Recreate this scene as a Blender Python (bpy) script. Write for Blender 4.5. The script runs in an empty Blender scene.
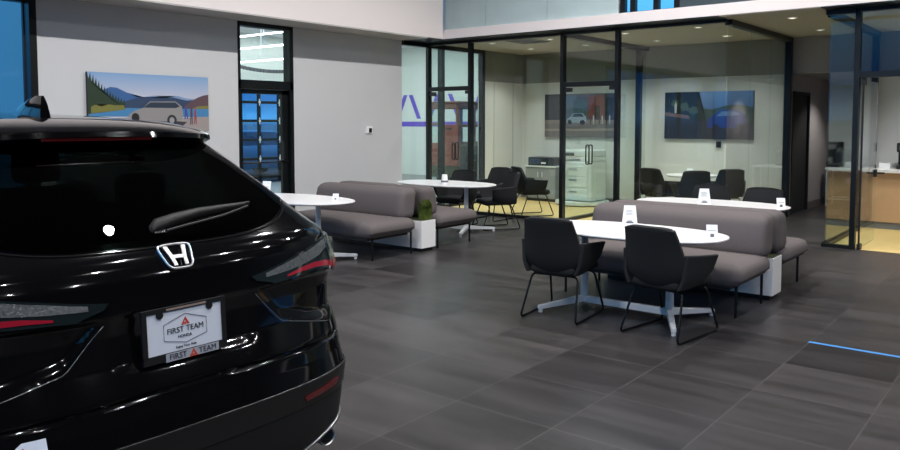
import bpy, bmesh, math, random
import numpy as np
from mathutils import Vector, Matrix
random.seed(4)
PI = math.pi
sc = bpy.context.scene
COL = sc.collection

# ------------------------------------------------------------------ materials
def lin(c):
    c = c / 255.0
    return c / 12.92 if c <= 0.04045 else ((c + 0.055) / 1.055) ** 2.4
def rgb(r, g, b): return (lin(r), lin(g), lin(b), 1.0)
MATS = {}
def mat(name, col, rough=0.5, metal=0.0, coat=0.0, spec=0.5, noise=0.0, nscale=30.0, bump=0.0, bscale=200.0, emit=None, estr=0.0):
    m = bpy.data.materials.new(name); m.use_nodes = True
    nt = m.node_tree; b = nt.nodes['Principled BSDF']
    b.inputs['Base Color'].default_value = col
    b.inputs['Roughness'].default_value = rough
    b.inputs['Metallic'].default_value = metal
    b.inputs['Coat Weight'].default_value = coat
    b.inputs['Coat Roughness'].default_value = 0.02
    b.inputs['Specular IOR Level'].default_value = spec
    tc = nt.nodes.new('ShaderNodeTexCoord')
    if noise > 0:
        n = nt.nodes.new('ShaderNodeTexNoise'); n.inputs['Scale'].default_value = nscale; n.inputs['Detail'].default_value = 4
        nt.links.new(tc.outputs['Object'], n.inputs['Vector'])
        mr = nt.nodes.new('ShaderNodeMapRange')
        mr.inputs['To Min'].default_value = 1 - noise; mr.inputs['To Max'].default_value = 1 + noise
        nt.links.new(n.outputs['Fac'], mr.inputs['Value'])
        mx = nt.nodes.new('ShaderNodeMix'); mx.data_type = 'RGBA'; mx.blend_type = 'MULTIPLY'
        mx.inputs[0].default_value = 1.0
        mx.inputs[6].default_value = col
        nt.links.new(mr.outputs[0], mx.inputs[7])
        nt.links.new(mx.outputs[2], b.inputs['Base Color'])
    if bump > 0:
        n2 = nt.nodes.new('ShaderNodeTexNoise'); n2.inputs['Scale'].default_value = bscale; n2.inputs['Detail'].default_value = 2
        nt.links.new(tc.outputs['Object'], n2.inputs['Vector'])
        bp = nt.nodes.new('ShaderNodeBump'); bp.inputs['Strength'].default_value = bump; bp.inputs['Distance'].default_value = 0.002
        nt.links.new(n2.outputs['Fac'], bp.inputs['Height'])
        nt.links.new(bp.outputs[0], b.inputs['Normal'])
    if emit:
        b.inputs['Emission Color'].default_value = emit
        b.inputs['Emission Strength'].default_value = estr
    MATS[name] = m
    return m

def glass(name, tint, refl=0.6, base=0.03):
    m = bpy.data.materials.new(name); m.use_nodes = True
    nt = m.node_tree; nt.nodes.clear()
    out = nt.nodes.new('ShaderNodeOutputMaterial')
    tr = nt.nodes.new('ShaderNodeBsdfTransparent'); tr.inputs[0].default_value = tint
    gl = nt.nodes.new('ShaderNodeBsdfGlossy'); gl.inputs['Roughness'].default_value = 0.0
    gl.inputs['Color'].default_value = (1, 1, 1, 1)
    lw = nt.nodes.new('ShaderNodeLayerWeight'); lw.inputs[0].default_value = 0.5
    p = nt.nodes.new('ShaderNodeMath'); p.operation = 'POWER'; p.inputs[1].default_value = 4.0
    ma = nt.nodes.new('ShaderNodeMath'); ma.operation = 'MULTIPLY_ADD'; ma.inputs[1].default_value = refl; ma.inputs[2].default_value = base
    nt.links.new(lw.outputs['Facing'], p.inputs[0]); nt.links.new(p.outputs[0], ma.inputs[0])
    mx = nt.nodes.new('ShaderNodeMixShader')
    nt.links.new(ma.outputs[0], mx.inputs[0]); nt.links.new(tr.outputs[0], mx.inputs[1]); nt.links.new(gl.outputs[0], mx.inputs[2])
    nt.links.new(mx.outputs[0], out.inputs[0])
    MATS[name] = m
    return m

def floor_material():
    m = bpy.data.materials.new('dark_tile'); m.use_nodes = True
    nt = m.node_tree; b = nt.nodes['Principled BSDF']
    N = nt.nodes.new; L = nt.links.new
    tc = N('ShaderNodeTexCoord')
    sep = N('ShaderNodeSeparateXYZ'); L(tc.outputs['Object'], sep.inputs[0])
    def math_(op, a, bb=None, c=None):
        n = N('ShaderNodeMath'); n.operation = op
        for i, v in enumerate((a, bb, c)):
            if v is None: continue
            if isinstance(v, (int, float)): n.inputs[i].default_value = v
            else: L(v, n.inputs[i])
        return n.outputs[0]
    TX, TY = 0.645, 0.645
    gx = math_('DIVIDE', math_('SUBTRACT', sep.outputs[0], 7.125), TX)
    gy = math_('DIVIDE', math_('SUBTRACT', sep.outputs[1], -4.81), TY)
    fx = math_('FLOOR', gx); fy = math_('FLOOR', gy)
    rx = math_('FRACT', gx); ry = math_('FRACT', gy)
    cell = N('ShaderNodeCombineXYZ'); L(fx, cell.inputs[0]); L(fy, cell.inputs[1])
    wn = N('ShaderNodeTexWhiteNoise'); wn.noise_dimensions = '3D'; L(cell.outputs[0], wn.inputs['Vector'])
    # streaks along x, offset by cell so they break at each joint
    sx = math_('MULTIPLY_ADD', sep.outputs[0], 0.8, math_('MULTIPLY', wn.outputs['Value'], 37.0))
    sy = math_('MULTIPLY', sep.outputs[1], 5.5)
    sv = N('ShaderNodeCombineXYZ'); L(sx, sv.inputs[0]); L(sy, sv.inputs[1]); L(math_('MULTIPLY', wn.outputs['Value'], 11.0), sv.inputs[2])
    ns = N('ShaderNodeTexNoise'); ns.inputs['Scale'].default_value = 1.0; ns.inputs['Detail'].default_value = 4.0; ns.inputs['Roughness'].default_value = 0.5
    L(sv.outputs[0], ns.inputs['Vector'])
    streak = N('ShaderNodeMapRange'); streak.inputs['From Min'].default_value = 0.3; streak.inputs['From Max'].default_value = 0.7
    streak.inputs['To Min'].default_value = 0.62; streak.inputs['To Max'].default_value = 1.34; L(ns.outputs['Fac'], streak.inputs['Value'])
    tone = N('ShaderNodeMapRange'); tone.inputs['To Min'].default_value = 0.72; tone.inputs['To Max'].default_value = 1.3
    L(wn.outputs['Value'], tone.inputs['Value'])
    fine = N('ShaderNodeTexNoise'); fine.inputs['Scale'].default_value = 60.0; L(tc.outputs['Object'], fine.inputs['Vector'])
    fr = N('ShaderNodeMapRange'); fr.inputs['To Min'].default_value = 0.93; fr.inputs['To Max'].default_value = 1.07; L(fine.outputs['Fac'], fr.inputs['Value'])
    mul = math_('MULTIPLY', math_('MULTIPLY', streak.outputs[0], tone.outputs[0]), fr.outputs[0])
    # joints
    jx = math_('LESS_THAN', math_('MINIMUM', rx, math_('SUBTRACT', 1.0, rx)), 0.0045)
    jy = math_('LESS_THAN', math_('MINIMUM', ry, math_('SUBTRACT', 1.0, ry)), 0.0045)
    j = math_('MAXIMUM', jx, jy)
    cmx = N('ShaderNodeMix'); cmx.data_type = 'RGBA'; cmx.blend_type = 'MULTIPLY'; cmx.inputs[0].default_value = 1.0
    cmx.inputs[6].default_value = FLOORCOL
    L(mul, cmx.inputs[7])
    c2 = N('ShaderNodeMix'); c2.data_type = 'RGBA'; L(j, c2.inputs[0]); L(cmx.outputs[2], c2.inputs[6]); c2.inputs[7].default_value = (0.085, 0.078, 0.076, 1)
    L(c2.outputs[2], b.inputs['Base Color'])
    rr = N('ShaderNodeMapRange'); rr.inputs['To Min'].default_value = 0.26; rr.inputs['To Max'].default_value = 0.42; L(ns.outputs['Fac'], rr.inputs['Value'])
    L(rr.outputs[0], b.inputs['Roughness'])
    b.inputs['Specular IOR Level'].default_value = 0.35
    return m

FLOORCOL = (0.0395, 0.0352, 0.0354, 1)
M_FLOOR = floor_material()
M_WALL = mat('wall_paint', rgb(205, 204, 204), 0.75, noise=0.02, nscale=3)
M_FASCIA = mat('fascia_paint', rgb(238, 228, 225), 0.7)
M_SOFFIT = mat('soffit_paint', rgb(190, 185, 182), 0.8)
M_OFFWALL = mat('office_wall_panel', rgb(214, 216, 210), 0.5)
M_OFFBAND = mat('office_upper_paint', rgb(128, 130, 123), 0.75)
M_OFFCEIL = mat('office_ceiling_paint', rgb(172, 166, 152), 0.85)
M_CORR = mat('corridor_paint', rgb(154, 149, 148), 0.75)
M_HALLCEIL = mat('hall_ceiling_dark', rgb(70, 70, 72), 0.9)
M_TAN = mat('tan_floor', rgb(214, 186, 122), 0.45, noise=0.06, nscale=8)
M_FRAME = mat('black_metal_frame', rgb(20, 24, 26), 0.35, metal=0.3)
M_BLACK = mat('black_plastic', (0.008, 0.008, 0.009, 1), 0.45)
M_MATTE = mat('matte_black', (0.006, 0.006, 0.006, 1), 0.7)
M_GLASS = glass('clear_glass', (0.895, 0.94, 0.93, 1), 0.75, 0.03)
M_FROST = mat('frosted_panel', rgb(176, 194, 195), 0.28, noise=0.3, nscale=1.1)  # noise blotches imitate blurred reflections and shapes behind the frost
M_WHITE = mat('white_laminate', rgb(238, 236, 235), 0.3)
M_WMETAL = mat('white_metal', rgb(205, 208, 212), 0.35)
M_SOFA = mat('taupe_fabric', rgb(99, 91, 90), 0.85, noise=0.08, nscale=60, bump=0.25, bscale=500)
M_CHAIR = mat('black_fabric', rgb(17, 18, 20), 0.85, noise=0.1, nscale=60, bump=0.2, bscale=500)
M_WIRE = mat('black_steel_rod', (0.01, 0.01, 0.011, 1), 0.35, metal=0.6)
M_PAPER = mat('white_card', rgb(240, 240, 240), 0.6)
M_INK = mat('grey_print', rgb(90, 92, 98), 0.7)
M_INKR = mat('red_print', rgb(190, 50, 60), 0.7)
M_PLANT = mat('green_foliage', rgb(70, 84, 22), 0.7, noise=0.4, nscale=60)
M_WOOD = mat('light_wood', rgb(190, 152, 112), 0.5, noise=0.05, nscale=10)
M_GREY = mat('mid_grey', rgb(120, 122, 122), 0.5)
M_TAPE = mat('blue_tape', rgb(70, 140, 205), 0.5)
M_LENS = mat('lamp_lens', (1, 1, 1, 1), 0.5, emit=(1.0, 0.95, 0.88, 1), estr=14)
M_LENSW = mat('office_lamp_lens', (1, 1, 1, 1), 0.5, emit=(1.0, 0.93, 0.82, 1), estr=4)
M_STRIP = mat('led_strip_lens', (1, 1, 1, 1), 0.5, emit=(0.92, 0.95, 1.0, 1), estr=9)
M_PAINT = mat('black_car_paint', (0.003, 0.003, 0.0035, 1), 0.06, coat=0.0, spec=0.5)
M_CGLASS = glass('car_privacy_glass', (0.16, 0.19, 0.18, 1), 0.7, 0.045)
M_CHROME = mat('chrome', (0.6, 0.6, 0.62, 1), 0.28, metal=1.0)
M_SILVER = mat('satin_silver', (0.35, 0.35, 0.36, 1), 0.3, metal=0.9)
M_CLAD = mat('black_cladding', (0.009, 0.009, 0.009, 1), 0.38)
M_LAMP = mat('smoked_lamp', (0.010, 0.016, 0.017, 1), 0.05, coat=1.0)
M_LAMPC = mat('clear_lamp_facets', (0.11, 0.118, 0.12, 1), 0.2, metal=0.25, noise=0.75, nscale=80, bump=1.0, bscale=120)
M_RED = mat('red_lens', rgb(150, 26, 44), 0.1, coat=1.0)
M_DRED = mat('dark_red_lens', rgb(98, 10, 12), 0.15, coat=1.0)
M_PLATE = mat('plate_white', rgb(222, 226, 236), 0.35)
M_TXT = mat('plate_black_ink', rgb(45, 45, 55), 0.5)
M_ORED = mat('orange_red_ink', rgb(206, 70, 50), 0.5)
M_SREDB = mat('rust_red_paint', rgb(132, 66, 52), 0.4)
M_BROWN = mat('brown_paint', rgb(112, 76, 64), 0.4)
M_OLIVE = mat('olive_dark', rgb(58, 62, 40), 0.5)
M_SERV = mat('service_wall', rgb(225, 232, 226), 0.7)
M_SERVF = mat('service_floor', rgb(135, 137, 137), .4)
M_PURPLE = mat('violet_paint', rgb(112, 92, 205), 0.6)
M_BLUECAR = mat('pale_blue_car_paint', rgb(120, 165, 210), 0.25, coat=0.6)
M_GROUND = mat('asphalt', rgb(40, 48, 62), 0.8)
M_SEAL = mat('rubber_seal', (0.004, 0.004, 0.004, 1), 0.9, spec=0.1)
M_TIRE = mat('tyre_rubber', (0.012, 0.012, 0.012, 1), 0.8)

# ------------------------------------------------------------------ helpers
def finish(o, label=None, cat=None, group=None, kind=None):
    if label: o['label'] = label
    if cat: o['category'] = cat
    if group: o['group'] = group
    if kind: o['kind'] = kind
    return o
def thing(name, label, cat, loc=(0, 0, 0), rz=0, group=None, kind=None):
    o = bpy.data.objects.new(name, None); COL.objects.link(o)
    o.empty_display_size = 0.1
    o.location = loc; o.rotation_euler = (0, 0, rz)
    return finish(o, label, cat, group, kind)
def obj(name, bm, mats, parent=None, smooth=False, world=False, label=None, bevel=0, recalc=True):
    if recalc: bmesh.ops.recalc_face_normals(bm, faces=bm.faces[:])
    if world and parent:
        root = Vector((0, 0, 0)); p = parent
        while p: root += p.location; p = p.parent
        for v in bm.verts: v.co -= root
    me = bpy.data.meshes.new(name)
    bm.to_mesh(me); bm.free()
    if not isinstance(mats, (list, tuple)): mats = [mats]
    for m in mats: me.materials.append(m)
    o = bpy.data.objects.new(name, me); COL.objects.link(o)
    if parent: o.parent = parent
    if smooth:
        for p in me.polygons: p.use_smooth = True
        if smooth is not True: me.set_sharp_from_angle(angle=math.radians(smooth))
    if bevel:
        md = o.modifiers.new('bevel', 'BEVEL'); md.width = bevel; md.segments = 2; md.limit_method = 'ANGLE'
    if label: o['label'] = label
    return o
def NB(): return bmesh.new()
def box(bm, x0, x1, y0, y1, z0, z1, mi=0, mtx=None):
    vs = [bm.verts.new((x, y, z)) for z in (z0, z1) for x, y in ((x0, y0), (x1, y0), (x1, y1), (x0, y1))]
    if mtx:
        for v in vs: v.co = mtx @ v.co
    for f in ((3, 2, 1, 0), (4, 5, 6, 7), (0, 1, 5, 4), (1, 2, 6, 5), (2, 3, 7, 6), (3, 0, 4, 7)):
        fc = bm.faces.new([vs[i] for i in f]); fc.material_index = mi
    return vs
def fillet(pts, r, n=4):
    pts = [Vector(p) for p in pts]; out = [pts[0]]
    for i in range(1, len(pts) - 1):
        a = (pts[i - 1] - pts[i]); b = (pts[i + 1] - pts[i])
        rr = min(r, a.length * .45, b.length * .45)
        p0 = pts[i] + a.normalized() * rr; p1 = pts[i] + b.normalized() * rr
        for k in range(n + 1):
            t = k / n
            out.append(p0 * (1 - t) ** 2 + pts[i] * 2 * t * (1 - t) + p1 * t * t)
    out.append(pts[-1]); return out
def tube(bm, pts, r, seg=8, mi=0, closed=False):
    pts = [Vector(p) for p in pts]; n = len(pts); rings = []
    ref = None
    for i, p in enumerate(pts):
        if closed: t = (pts[(i + 1) % n] - pts[i - 1]).normalized()
        elif i == 0: t = (pts[1] - p).normalized()
        elif i == n - 1: t = (p - pts[i - 1]).normalized()
        else: t = ((pts[i + 1] - p).normalized() + (p - pts[i - 1]).normalized()).normalized()
        if ref is None:
            ref = Vector((0, 0, 1)) if abs(t.z) < .9 else Vector((1, 0, 0))
        u = (ref - t * ref.dot(t)).normalized(); ref = u; w = t.cross(u)
        rr = r[i] if isinstance(r, (list, tuple)) else r
        rings.append([bm.verts.new(p + u * (math.cos(2 * PI * k / seg) * rr) + w * (math.sin(2 * PI * k / seg) * rr)) for k in range(seg)])
    m = n if closed else n - 1
    for i in range(m):
        a, b = rings[i], rings[(i + 1) % n]
        for k in range(seg):
            f = bm.faces.new((a[k], a[(k + 1) % seg], b[(k + 1) % seg], b[k])); f.material_index = mi
    if not closed:
        bm.faces.new(rings[0][::-1]).material_index = mi; bm.faces.new(rings[-1]).material_index = mi
def prism(bm, poly, origin, ux, uy, uz, depth, mi=0):
    """poly in (a,b) -> origin + a*ux + b*uy, extruded by depth*uz"""
    o = Vector(origin); ux = Vector(ux); uy = Vector(uy); uz = Vector(uz)
    A = [bm.verts.new(o + ux * a + uy * b) for a, b in poly]
    B = [bm.verts.new(o + ux * a + uy * b + uz * depth) for a, b in poly]
    n = len(poly)
    bm.faces.new(A[::-1]).material_index = mi; bm.faces.new(B).material_index = mi
    for i in range(n):
        bm.faces.new((A[i], A[(i + 1) % n], B[(i + 1) % n], B[i])).material_index = mi
def cyl(bm, c, r, h, axis='Z', seg=24, r2=None, mi=0):
    r2 = r if r2 is None else r2
    c = Vector(c)
    ax = {'X': (Vector((0, 1, 0)), Vector((0, 0, 1)), Vector((1, 0, 0))), 'Y': (Vector((0, 0, 1)), Vector((1, 0, 0)), Vector((0, 1, 0))), 'Z': (Vector((1, 0, 0)), Vector((0, 1, 0)), Vector((0, 0, 1)))}[axis]
    A = [bm.verts.new(c + ax[0] * math.cos(2 * PI * k / seg) * r + ax[1] * math.sin(2 * PI * k / seg) * r) for k in range(seg)]
    B = [bm.verts.new(c + ax[2] * h + ax[0] * math.cos(2 * PI * k / seg) * r2 + ax[1] * math.sin(2 * PI * k / seg) * r2) for k in range(seg)]
    bm.faces.new(A[::-1]).material_index = mi; bm.faces.new(B).material_index = mi
    for k in range(seg):
        bm.faces.new((A[k], A[(k + 1) % seg], B[(k + 1) % seg], B[k])).material_index = mi
def cushion(bm, x0, x1, y0, y1, z0, z1, r, puff=0.0, nx=14, warp=None):
    """softly rounded upholstered block"""
    cx, cy, cz = (x0 + x1) / 2, (y0 + y1) / 2, (z0 + z1) / 2
    hx, hy, hz = (x1 - x0) / 2, (y1 - y0) / 2, (z1 - z0) / 2
    tmp = bmesh.new(); bmesh.ops.create_cube(tmp, size=2)
    bmesh.ops.subdivide_edges(tmp, edges=tmp.edges[:], cuts=nx, use_grid_fill=True)
    for v in tmp.verts:
        # remap to concentrate vertices near edges
        p = [math.copysign(1 - (1 - abs(c)) ** 1.6, c) if True else c for c in v.co]
        q = Vector((p[0] * hx, p[1] * hy, p[2] * hz))
        rr = min(r, hx * .99, hy * .99, hz * .99)
        core = Vector((max(-hx + rr, min(hx - rr, q.x)), max(-hy + rr, min(hy - rr, q.y)), max(-hz + rr, min(hz - rr, q.z))))
        d = q - core
        if d.length > 1e-6: q = core + d.normalized() * rr if (abs(abs(p[0]) - 1) < 1e-6 or abs(abs(p[1]) - 1) < 1e-6 or abs(abs(p[2]) - 1) < 1e-6) else q
        if puff:
            q.z += puff * (1 - (q.x / hx) ** 2) * (1 - (q.y / hy) ** 2) * (1 if q.z > 0 else 0)
        if warp: q = warp(q, hx, hy, hz)
        v.co = q + Vector((cx, cy, cz))
    me = bpy.data.meshes.new('tmp'); tmp.to_mesh(me); tmp.free(); bm.from_mesh(me); bpy.data.meshes.remove(me)

def text_mesh(bm, s, size, origin, right, up, align='CENTER', depth=0.0006, mi=0, squash=1.0):
    cu = bpy.data.curves.new('t', 'FONT'); cu.body = s; cu.size = size; cu.align_x = align; cu.align_y = 'CENTER'
    cu.extrude = depth; cu.resolution_u = 3
    o = bpy.data.objects.new('t', cu); COL.objects.link(o)
    dg = bpy.context.evaluated_depsgraph_get()
    me = bpy.data.meshes.new_from_object(o.evaluated_get(dg))
    R = Vector(right).normalized(); U = Vector(up).normalized(); W = R.cross(U)
    base = len(bm.verts); nf = len(bm.faces)
    bm.from_mesh(me); bm.verts.ensure_lookup_table(); bm.faces.ensure_lookup_table()
    for v in bm.verts[base:]:
        c = v.co.copy(); v.co = Vector(origin) + R * c.x * squash + U * c.y + W * c.z
    for f in bm.faces[nf:]: f.material_index = mi
    COL.objects.unlink(o); bpy.data.objects.remove(o); bpy.data.curves.remove(cu); bpy.data.meshes.remove(me)

def struct(name, bm, m, label, cat, **k):
    o = obj(name, bm, m, **k); finish(o, label, cat, kind='structure'); return o
def dup(root, loc, rz, label, group=None):
    r = root.copy(); COL.objects.link(r); r.location = loc; r.rotation_euler = (0, 0, rz); r['label'] = label
    if group: r['group'] = group
    def rec(src, dst):
        for ch in list(src.children):
            c = ch.copy(); COL.objects.link(c); c.parent = dst
            rec(ch, c)
    rec(root, r)
    return r

# ------------------------------------------------------------------ room shell
H = 3.05      # underside of the fascia and office ceilings
HC = 6.5      # hall ceiling
HX1, HY0 = 18.0, -14.5
b = NB(); box(b, 0.0, HX1, HY0, 0.0, -0.1, 0.0); box(b, 5.44, 6.765, 0.0, 8.0, -0.1, 0.0)
struct('floor', b, M_FLOOR, 'dark grey streaked square tile floor of the showroom and corridor', 'floor')
b = NB(); box(b, -0.15, 5.44, 0.0, 3.25, -0.1, 0.002)
struct('floor', b, M_TAN, 'tan floor inside the two glass offices behind the sofas', 'floor')
b = NB(); box(b, 6.765, 12.0, 0.0, 3.12, -0.1, 0.002)
struct('floor', b, M_TAN, 'tan floor in front of the wooden counter at the right', 'floor')
b = NB(); box(b, 0.0, HX1, HY0, -0.2, HC, HC + .15)
struct('ceiling', b, M_HALLCEIL, 'high dark ceiling over the showroom hall', 'ceiling')
b = NB(); box(b, -0.15, HX1, -0.20, 4.3, H + .003, H + .15); box(b, 5.44, 6.72, -0.32, -0.20, H + .003, H + .15)
struct('ceiling', b, M_OFFCEIL, 'low beige ceiling over the glass offices and corridor mouth', 'ceiling')
b = NB(); box(b, 5.44, 6.9, 3.28, 8.0, 2.44, 2.56)
struct('ceiling', b, M_CORR, 'lowered ceiling over the back corridor past the black door', 'ceiling')

# left wall (x = 0) with openings
def wall_x(bm, xa, xb, y0, y1, z0, z1, holes):
    ys = sorted({y0, y1, *[h for q in holes for h in q[:2]]})
    for a, c in zip(ys[:-1], ys[1:]):
        hs = [q for q in holes if q[0] <= a + 1e-6 and q[1] >= c - 1e-6]
        zz = z0
        for q in sorted(hs, key=lambda q: q[2]):
            if q[2] > zz: box(bm, xa, xb, a, c, zz, q[2])
            zz = q[3]
        if zz < z1: box(bm, xa, xb, a, c, zz, z1)
WIN1 = (-13.5, -6.895, 0.35, 3.05)
DOOR1 = (-4.17, -3.175, 0.0, 3.05)
b = NB(); wall_x(b, -0.15, 0.0, HY0, -0.735, 0.0, H + .1, [WIN1, DOOR1])
struct('wall_left', b, M_WALL, 'pale grey long wall on the left carrying the lake picture', 'wall')
b = NB(); box(b, -0.15, 0.6, HY0, -0.735, H, H + .02)
struct('trim_1', b, M_SOFFIT, 'narrow soffit under the left upper wall', 'soffit')
b = NB(); box(b, 0.45, 0.6, HY0, -0.33, H + .02, HC)
struct('wall_upper_left', b, M_FASCIA, 'white upper wall overhanging the left side of the hall', 'wall')
b = NB(); box(b, 0.45, HX1, -0.33, -0.20, 3.066, 3.222)
struct('trim_2', b, M_FASCIA, 'white ledge band running over the glass office fronts', 'fascia')
b = NB(); box(b, -0.15, 5.44, -0.325, -0.055, 3.05, 3.066); box(b, 6.72, HX1, -0.325, -0.055, 3.05, 3.066); box(b, -.15, .6, -.735, -.325, 3.05, 3.066)
struct('trim_4', b, M_FRAME, 'black soffit strip between the white ledge and the office glazing', 'trim')
# frosted upper panels above the ledge
pj = [0.6, 1.49, 2.69, 3.93]
for i in range(3):
    b = NB(); box(b, pj[i] + .004, pj[i + 1] - .004, -0.28, -0.265, 3.222, HC)
    finish(obj('frosted_panel', b, M_FROST), 'frosted glass upper panel above the white ledge, ' + ('beside the left upper wall' if i == 0 else 'middle of three' if i == 1 else 'beside the blue window'), 'panel', kind='structure')
b = NB(); box(b, 0.45, 3.93, -0.20, -0.15, 3.222, HC)
struct('wall_upper_back', b, M_FASCIA, 'upper wall behind the frosted panels', 'wall')
# upper clerestory window
t = thing('window_9', 'blue dusk upper window right of the frosted panels', 'window', (3.93, -0.25, 3.222), kind='structure')
b = NB()
for x in (3.95, 4.11, 4.47, 4.78): box(b, x, x + .08, -0.28, -0.20, 3.222, HC)
box(b, 3.93, 4.86, -0.28, -0.20, 3.222, 3.235); box(b, 3.93, 4.86, -.28, -.20, 4.4, 4.5)
obj('frame', b, M_FRAME, t, world=True)
b = NB(); box(b, 3.93, 4.86, -0.245, -0.235, 3.222, HC); obj('pane', b, M_GLASS, t, world=True)
M_UPDARK = mat('upper_dark_teal', rgb(52, 66, 72), .5)
b = NB(); box(b, 4.86, HX1, -.26, -.15, 3.222, HC)
struct('wall_upper_right', b, M_UPDARK, 'dark teal upper wall right of the blue window', 'wall')

# right wall and near wall (behind the camera); windows only in the corner toward the left wall
M_DARKWALL = mat('dark_grey_paint', rgb(58, 57, 58), .85)
b = NB(); box(b, HX1, HX1 + .15, HY0, 4.35, 0, HC)
struct('wall_right', b, M_DARKWALL, 'dark right end wall of the hall outside the view', 'wall')
NW = HX1
t = thing('window_10', 'tall curtain wall windows facing the offices from behind the car', 'window', (0, HY0, 0), kind='structure')
b = NB()
for k in range(13): box(b, k * 1.4 - .05, k * 1.4 + .05, HY0 - .1, HY0 + .05, 0, HC)
for z in (0.0, 2.6, 4.6, HC - .08): box(b, 0, NW, HY0 - .08, HY0 + .03, z, z + .09)
obj('frame', b, M_FRAME, t, world=True)
b = NB(); box(b, 0, NW, HY0 - .03, HY0 - .02, 0, HC); obj('pane', b, M_GLASS, t, world=True)

# office back wall and solid side piece
YB = 3.1
def banded(name, x0, x1, y0, y1, label, m=None, band=M_OFFBAND):
    b = NB(); box(b, x0, x1, y0, y1, 0, 2.44, 0); box(b, x0, x1, y0, y1, 2.44, H, 1)
    return struct(name, b, [m or M_OFFWALL, band], label, 'wall')
banded('wall_back', -0.15, 5.44, YB, YB + .15, 'pale green white back wall of the two offices with a grey band on top')
banded('wall_office_left', -0.15, 0.0, 1.71, YB, 'pale panelled left wall of the left office')
# panel joints on the office walls
b = NB()
for y in (2.06, 2.75): box(b, -0.001, 0.004, y - .004, y + .004, 0.1, H)
struct('trim_3', b, M_GREY, 'vertical panel joints on the left office side wall', 'trim')
b = NB()
box(b, 0, 5.44, YB - .015, YB, 0, .1)
struct('baseboard_back', b, M_GREY, 'grey baseboard along the office back wall', 'baseboard')

# corridor
b = NB(); box(b, 5.29, 5.44, YB + .151, 3.32, 0, 2.44); box(b, 5.29, 5.44, 4.44, 8.0, 0, 2.44); box(b, 5.29, 5.44, 3.32, 4.44, 2.16, 2.44); box(b, 5.2, 5.288, YB + .151, 8.0, -.1, 2.44)  # last box: unseen backing added to stop sky light leaking under the door
struct('wall_corridor_left', b, M_CORR, 'left wall of the back corridor with the black door', 'wall')
b = NB(); box(b, 5.44, 6.764, 3.12, 3.27, 2.44, H)
struct('wall_corridor_bulkhead', b, M_CORR, 'grey bulkhead over the corridor entrance', 'wall')
b = NB(); box(b, 5.44, 7.1, 8.0, 8.15, 0, 2.44)
struct('wall_corridor_end', b, M_CORR, 'far end wall of the corridor', 'wall')
b = NB(); box(b, 5.44, 5.455, 4.44, 8.0, 0, .14)
struct('baseboard_corridor', b, mat('corridor_base', rgb(105, 98, 97), 0.5), 'grey baseboard along the corridor wall', 'baseboard')
t = thing('door_5', 'solid black door in the corridor left wall', 'door', (5.44, 3.88, 0), kind='structure')
b = NB(); box(b, 5.32, 5.42, 3.38, 4.38, 0.0, 2.10); obj('leaf', b, M_MATTE, t, world=True)
b = NB(); box(b, 5.30, 5.46, 3.325, 3.38, 0, 2.15); box(b, 5.30, 5.46, 4.38, 4.435, 0, 2.15); box(b, 5.30, 5.46, 3.325, 4.435, 2.10, 2.155); obj('frame', b, M_MATTE, t, world=True)

# counter room walls
banded('wall_counter_back', 6.766, 12.0, 3.12, 3.27, 'white back wall behind the wooden counter', mat('counter_wall', rgb(205, 205, 203), .7), mat('counter_band', rgb(120, 120, 116), .75))
b = NB(); box(b, 6.766, 6.9, 3.271, 8.0, 0, 2.44)
struct('wall_corridor_right', b, M_CORR, 'right wall of the corridor behind the counter room glass', 'wall')
banded('wall_counter_right', 12.0, 12.15, 0, 3.27, 'right side wall of the counter room outside the view')

# ------------------------------------------------------------------ glass partitions
def bay(name, label, cat, x0, x1, bar=None, pane=True, post_l=True, post_r=False, seams=()):
    t = thing(name, label, cat, ((x0 + x1) / 2, 0, 0), kind='structure')
    b = NB()
    box(b, x0, x1, -0.05, 0.05, H - .045, H + .0); box(b, x0, x1, -0.04, 0.04, 0, .05)
    if post_l: box(b, x0 - .03, x0 + .03, -0.05, 0.05, 0, H)
    if post_r: box(b, x1 - .03, x1 + .03, -0.05, 0.05, 0, H)
    if bar: box(b, x0, x1, -0.045, 0.045, 2.18, 2.255)
    obj('frame', b, M_FRAME, t, world=True)
    xs = [x0, *seams, x1]
    for a, c in zip(xs[:-1], xs[1:]):
        b = NB(); box(b, a + .003, c - .003, -.005, .005, 2.255 if bar else .05, H - .045)
        obj('pane', b, M_GLASS, t, world=True)
    return t
def loop_handle(t, x, y, z0, z1, name='door_handle', w=.028):
    b = NB()
    for s in (-1, 1):
        yy = y + s * .05
        pts = fillet([(x - w, yy, z0 + .05), (x - w, yy, z1), (x + w, yy, z1), (x + w, yy, z0), (x - w, yy, z0), (x - w, yy, z0 + .06)], .03, 4)
        tube(b, pts, .011, 8)
        for z in (z0 + .03, z1 - .03): tube(b, [(x - w, yy, z), (x - w, y, z)], .008, 6)
    obj(name, b, M_BLACK, t, world=True, smooth=True)
t = bay('door_2', 'left glass office door with black frame next to the hall corner', 'door', 0.0, 0.97, bar=True)
b = NB(); box(b, .035, .935, -.006, .006, .02, 2.165); obj('leaf', b, M_GLASS, t, world=True)
b = NB(); box(b, .04, .16, -.03, .03, 2.09, 2.165); box(b, .86, .935, -.03, .03, 2.12, 2.175); box(b, .04, .16, -.03, .03, .01, .07); obj('hinge', b, M_BLACK, t, world=True)
loop_handle(t, .62, 0, .95, 1.25, w=.03)
bay('window_2', 'wide fixed glass front of the left office between two black posts', 'window', 0.97, 2.83, seams=(2.66,))
t = bay('door_3', 'right glass office door with black transom bar behind the sofas', 'door', 2.83, 3.79, bar=True)
b = NB(); box(b, 2.865, 3.755, -.006, .006, .02, 2.165); obj('leaf', b, M_GLASS, t, world=True)
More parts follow.
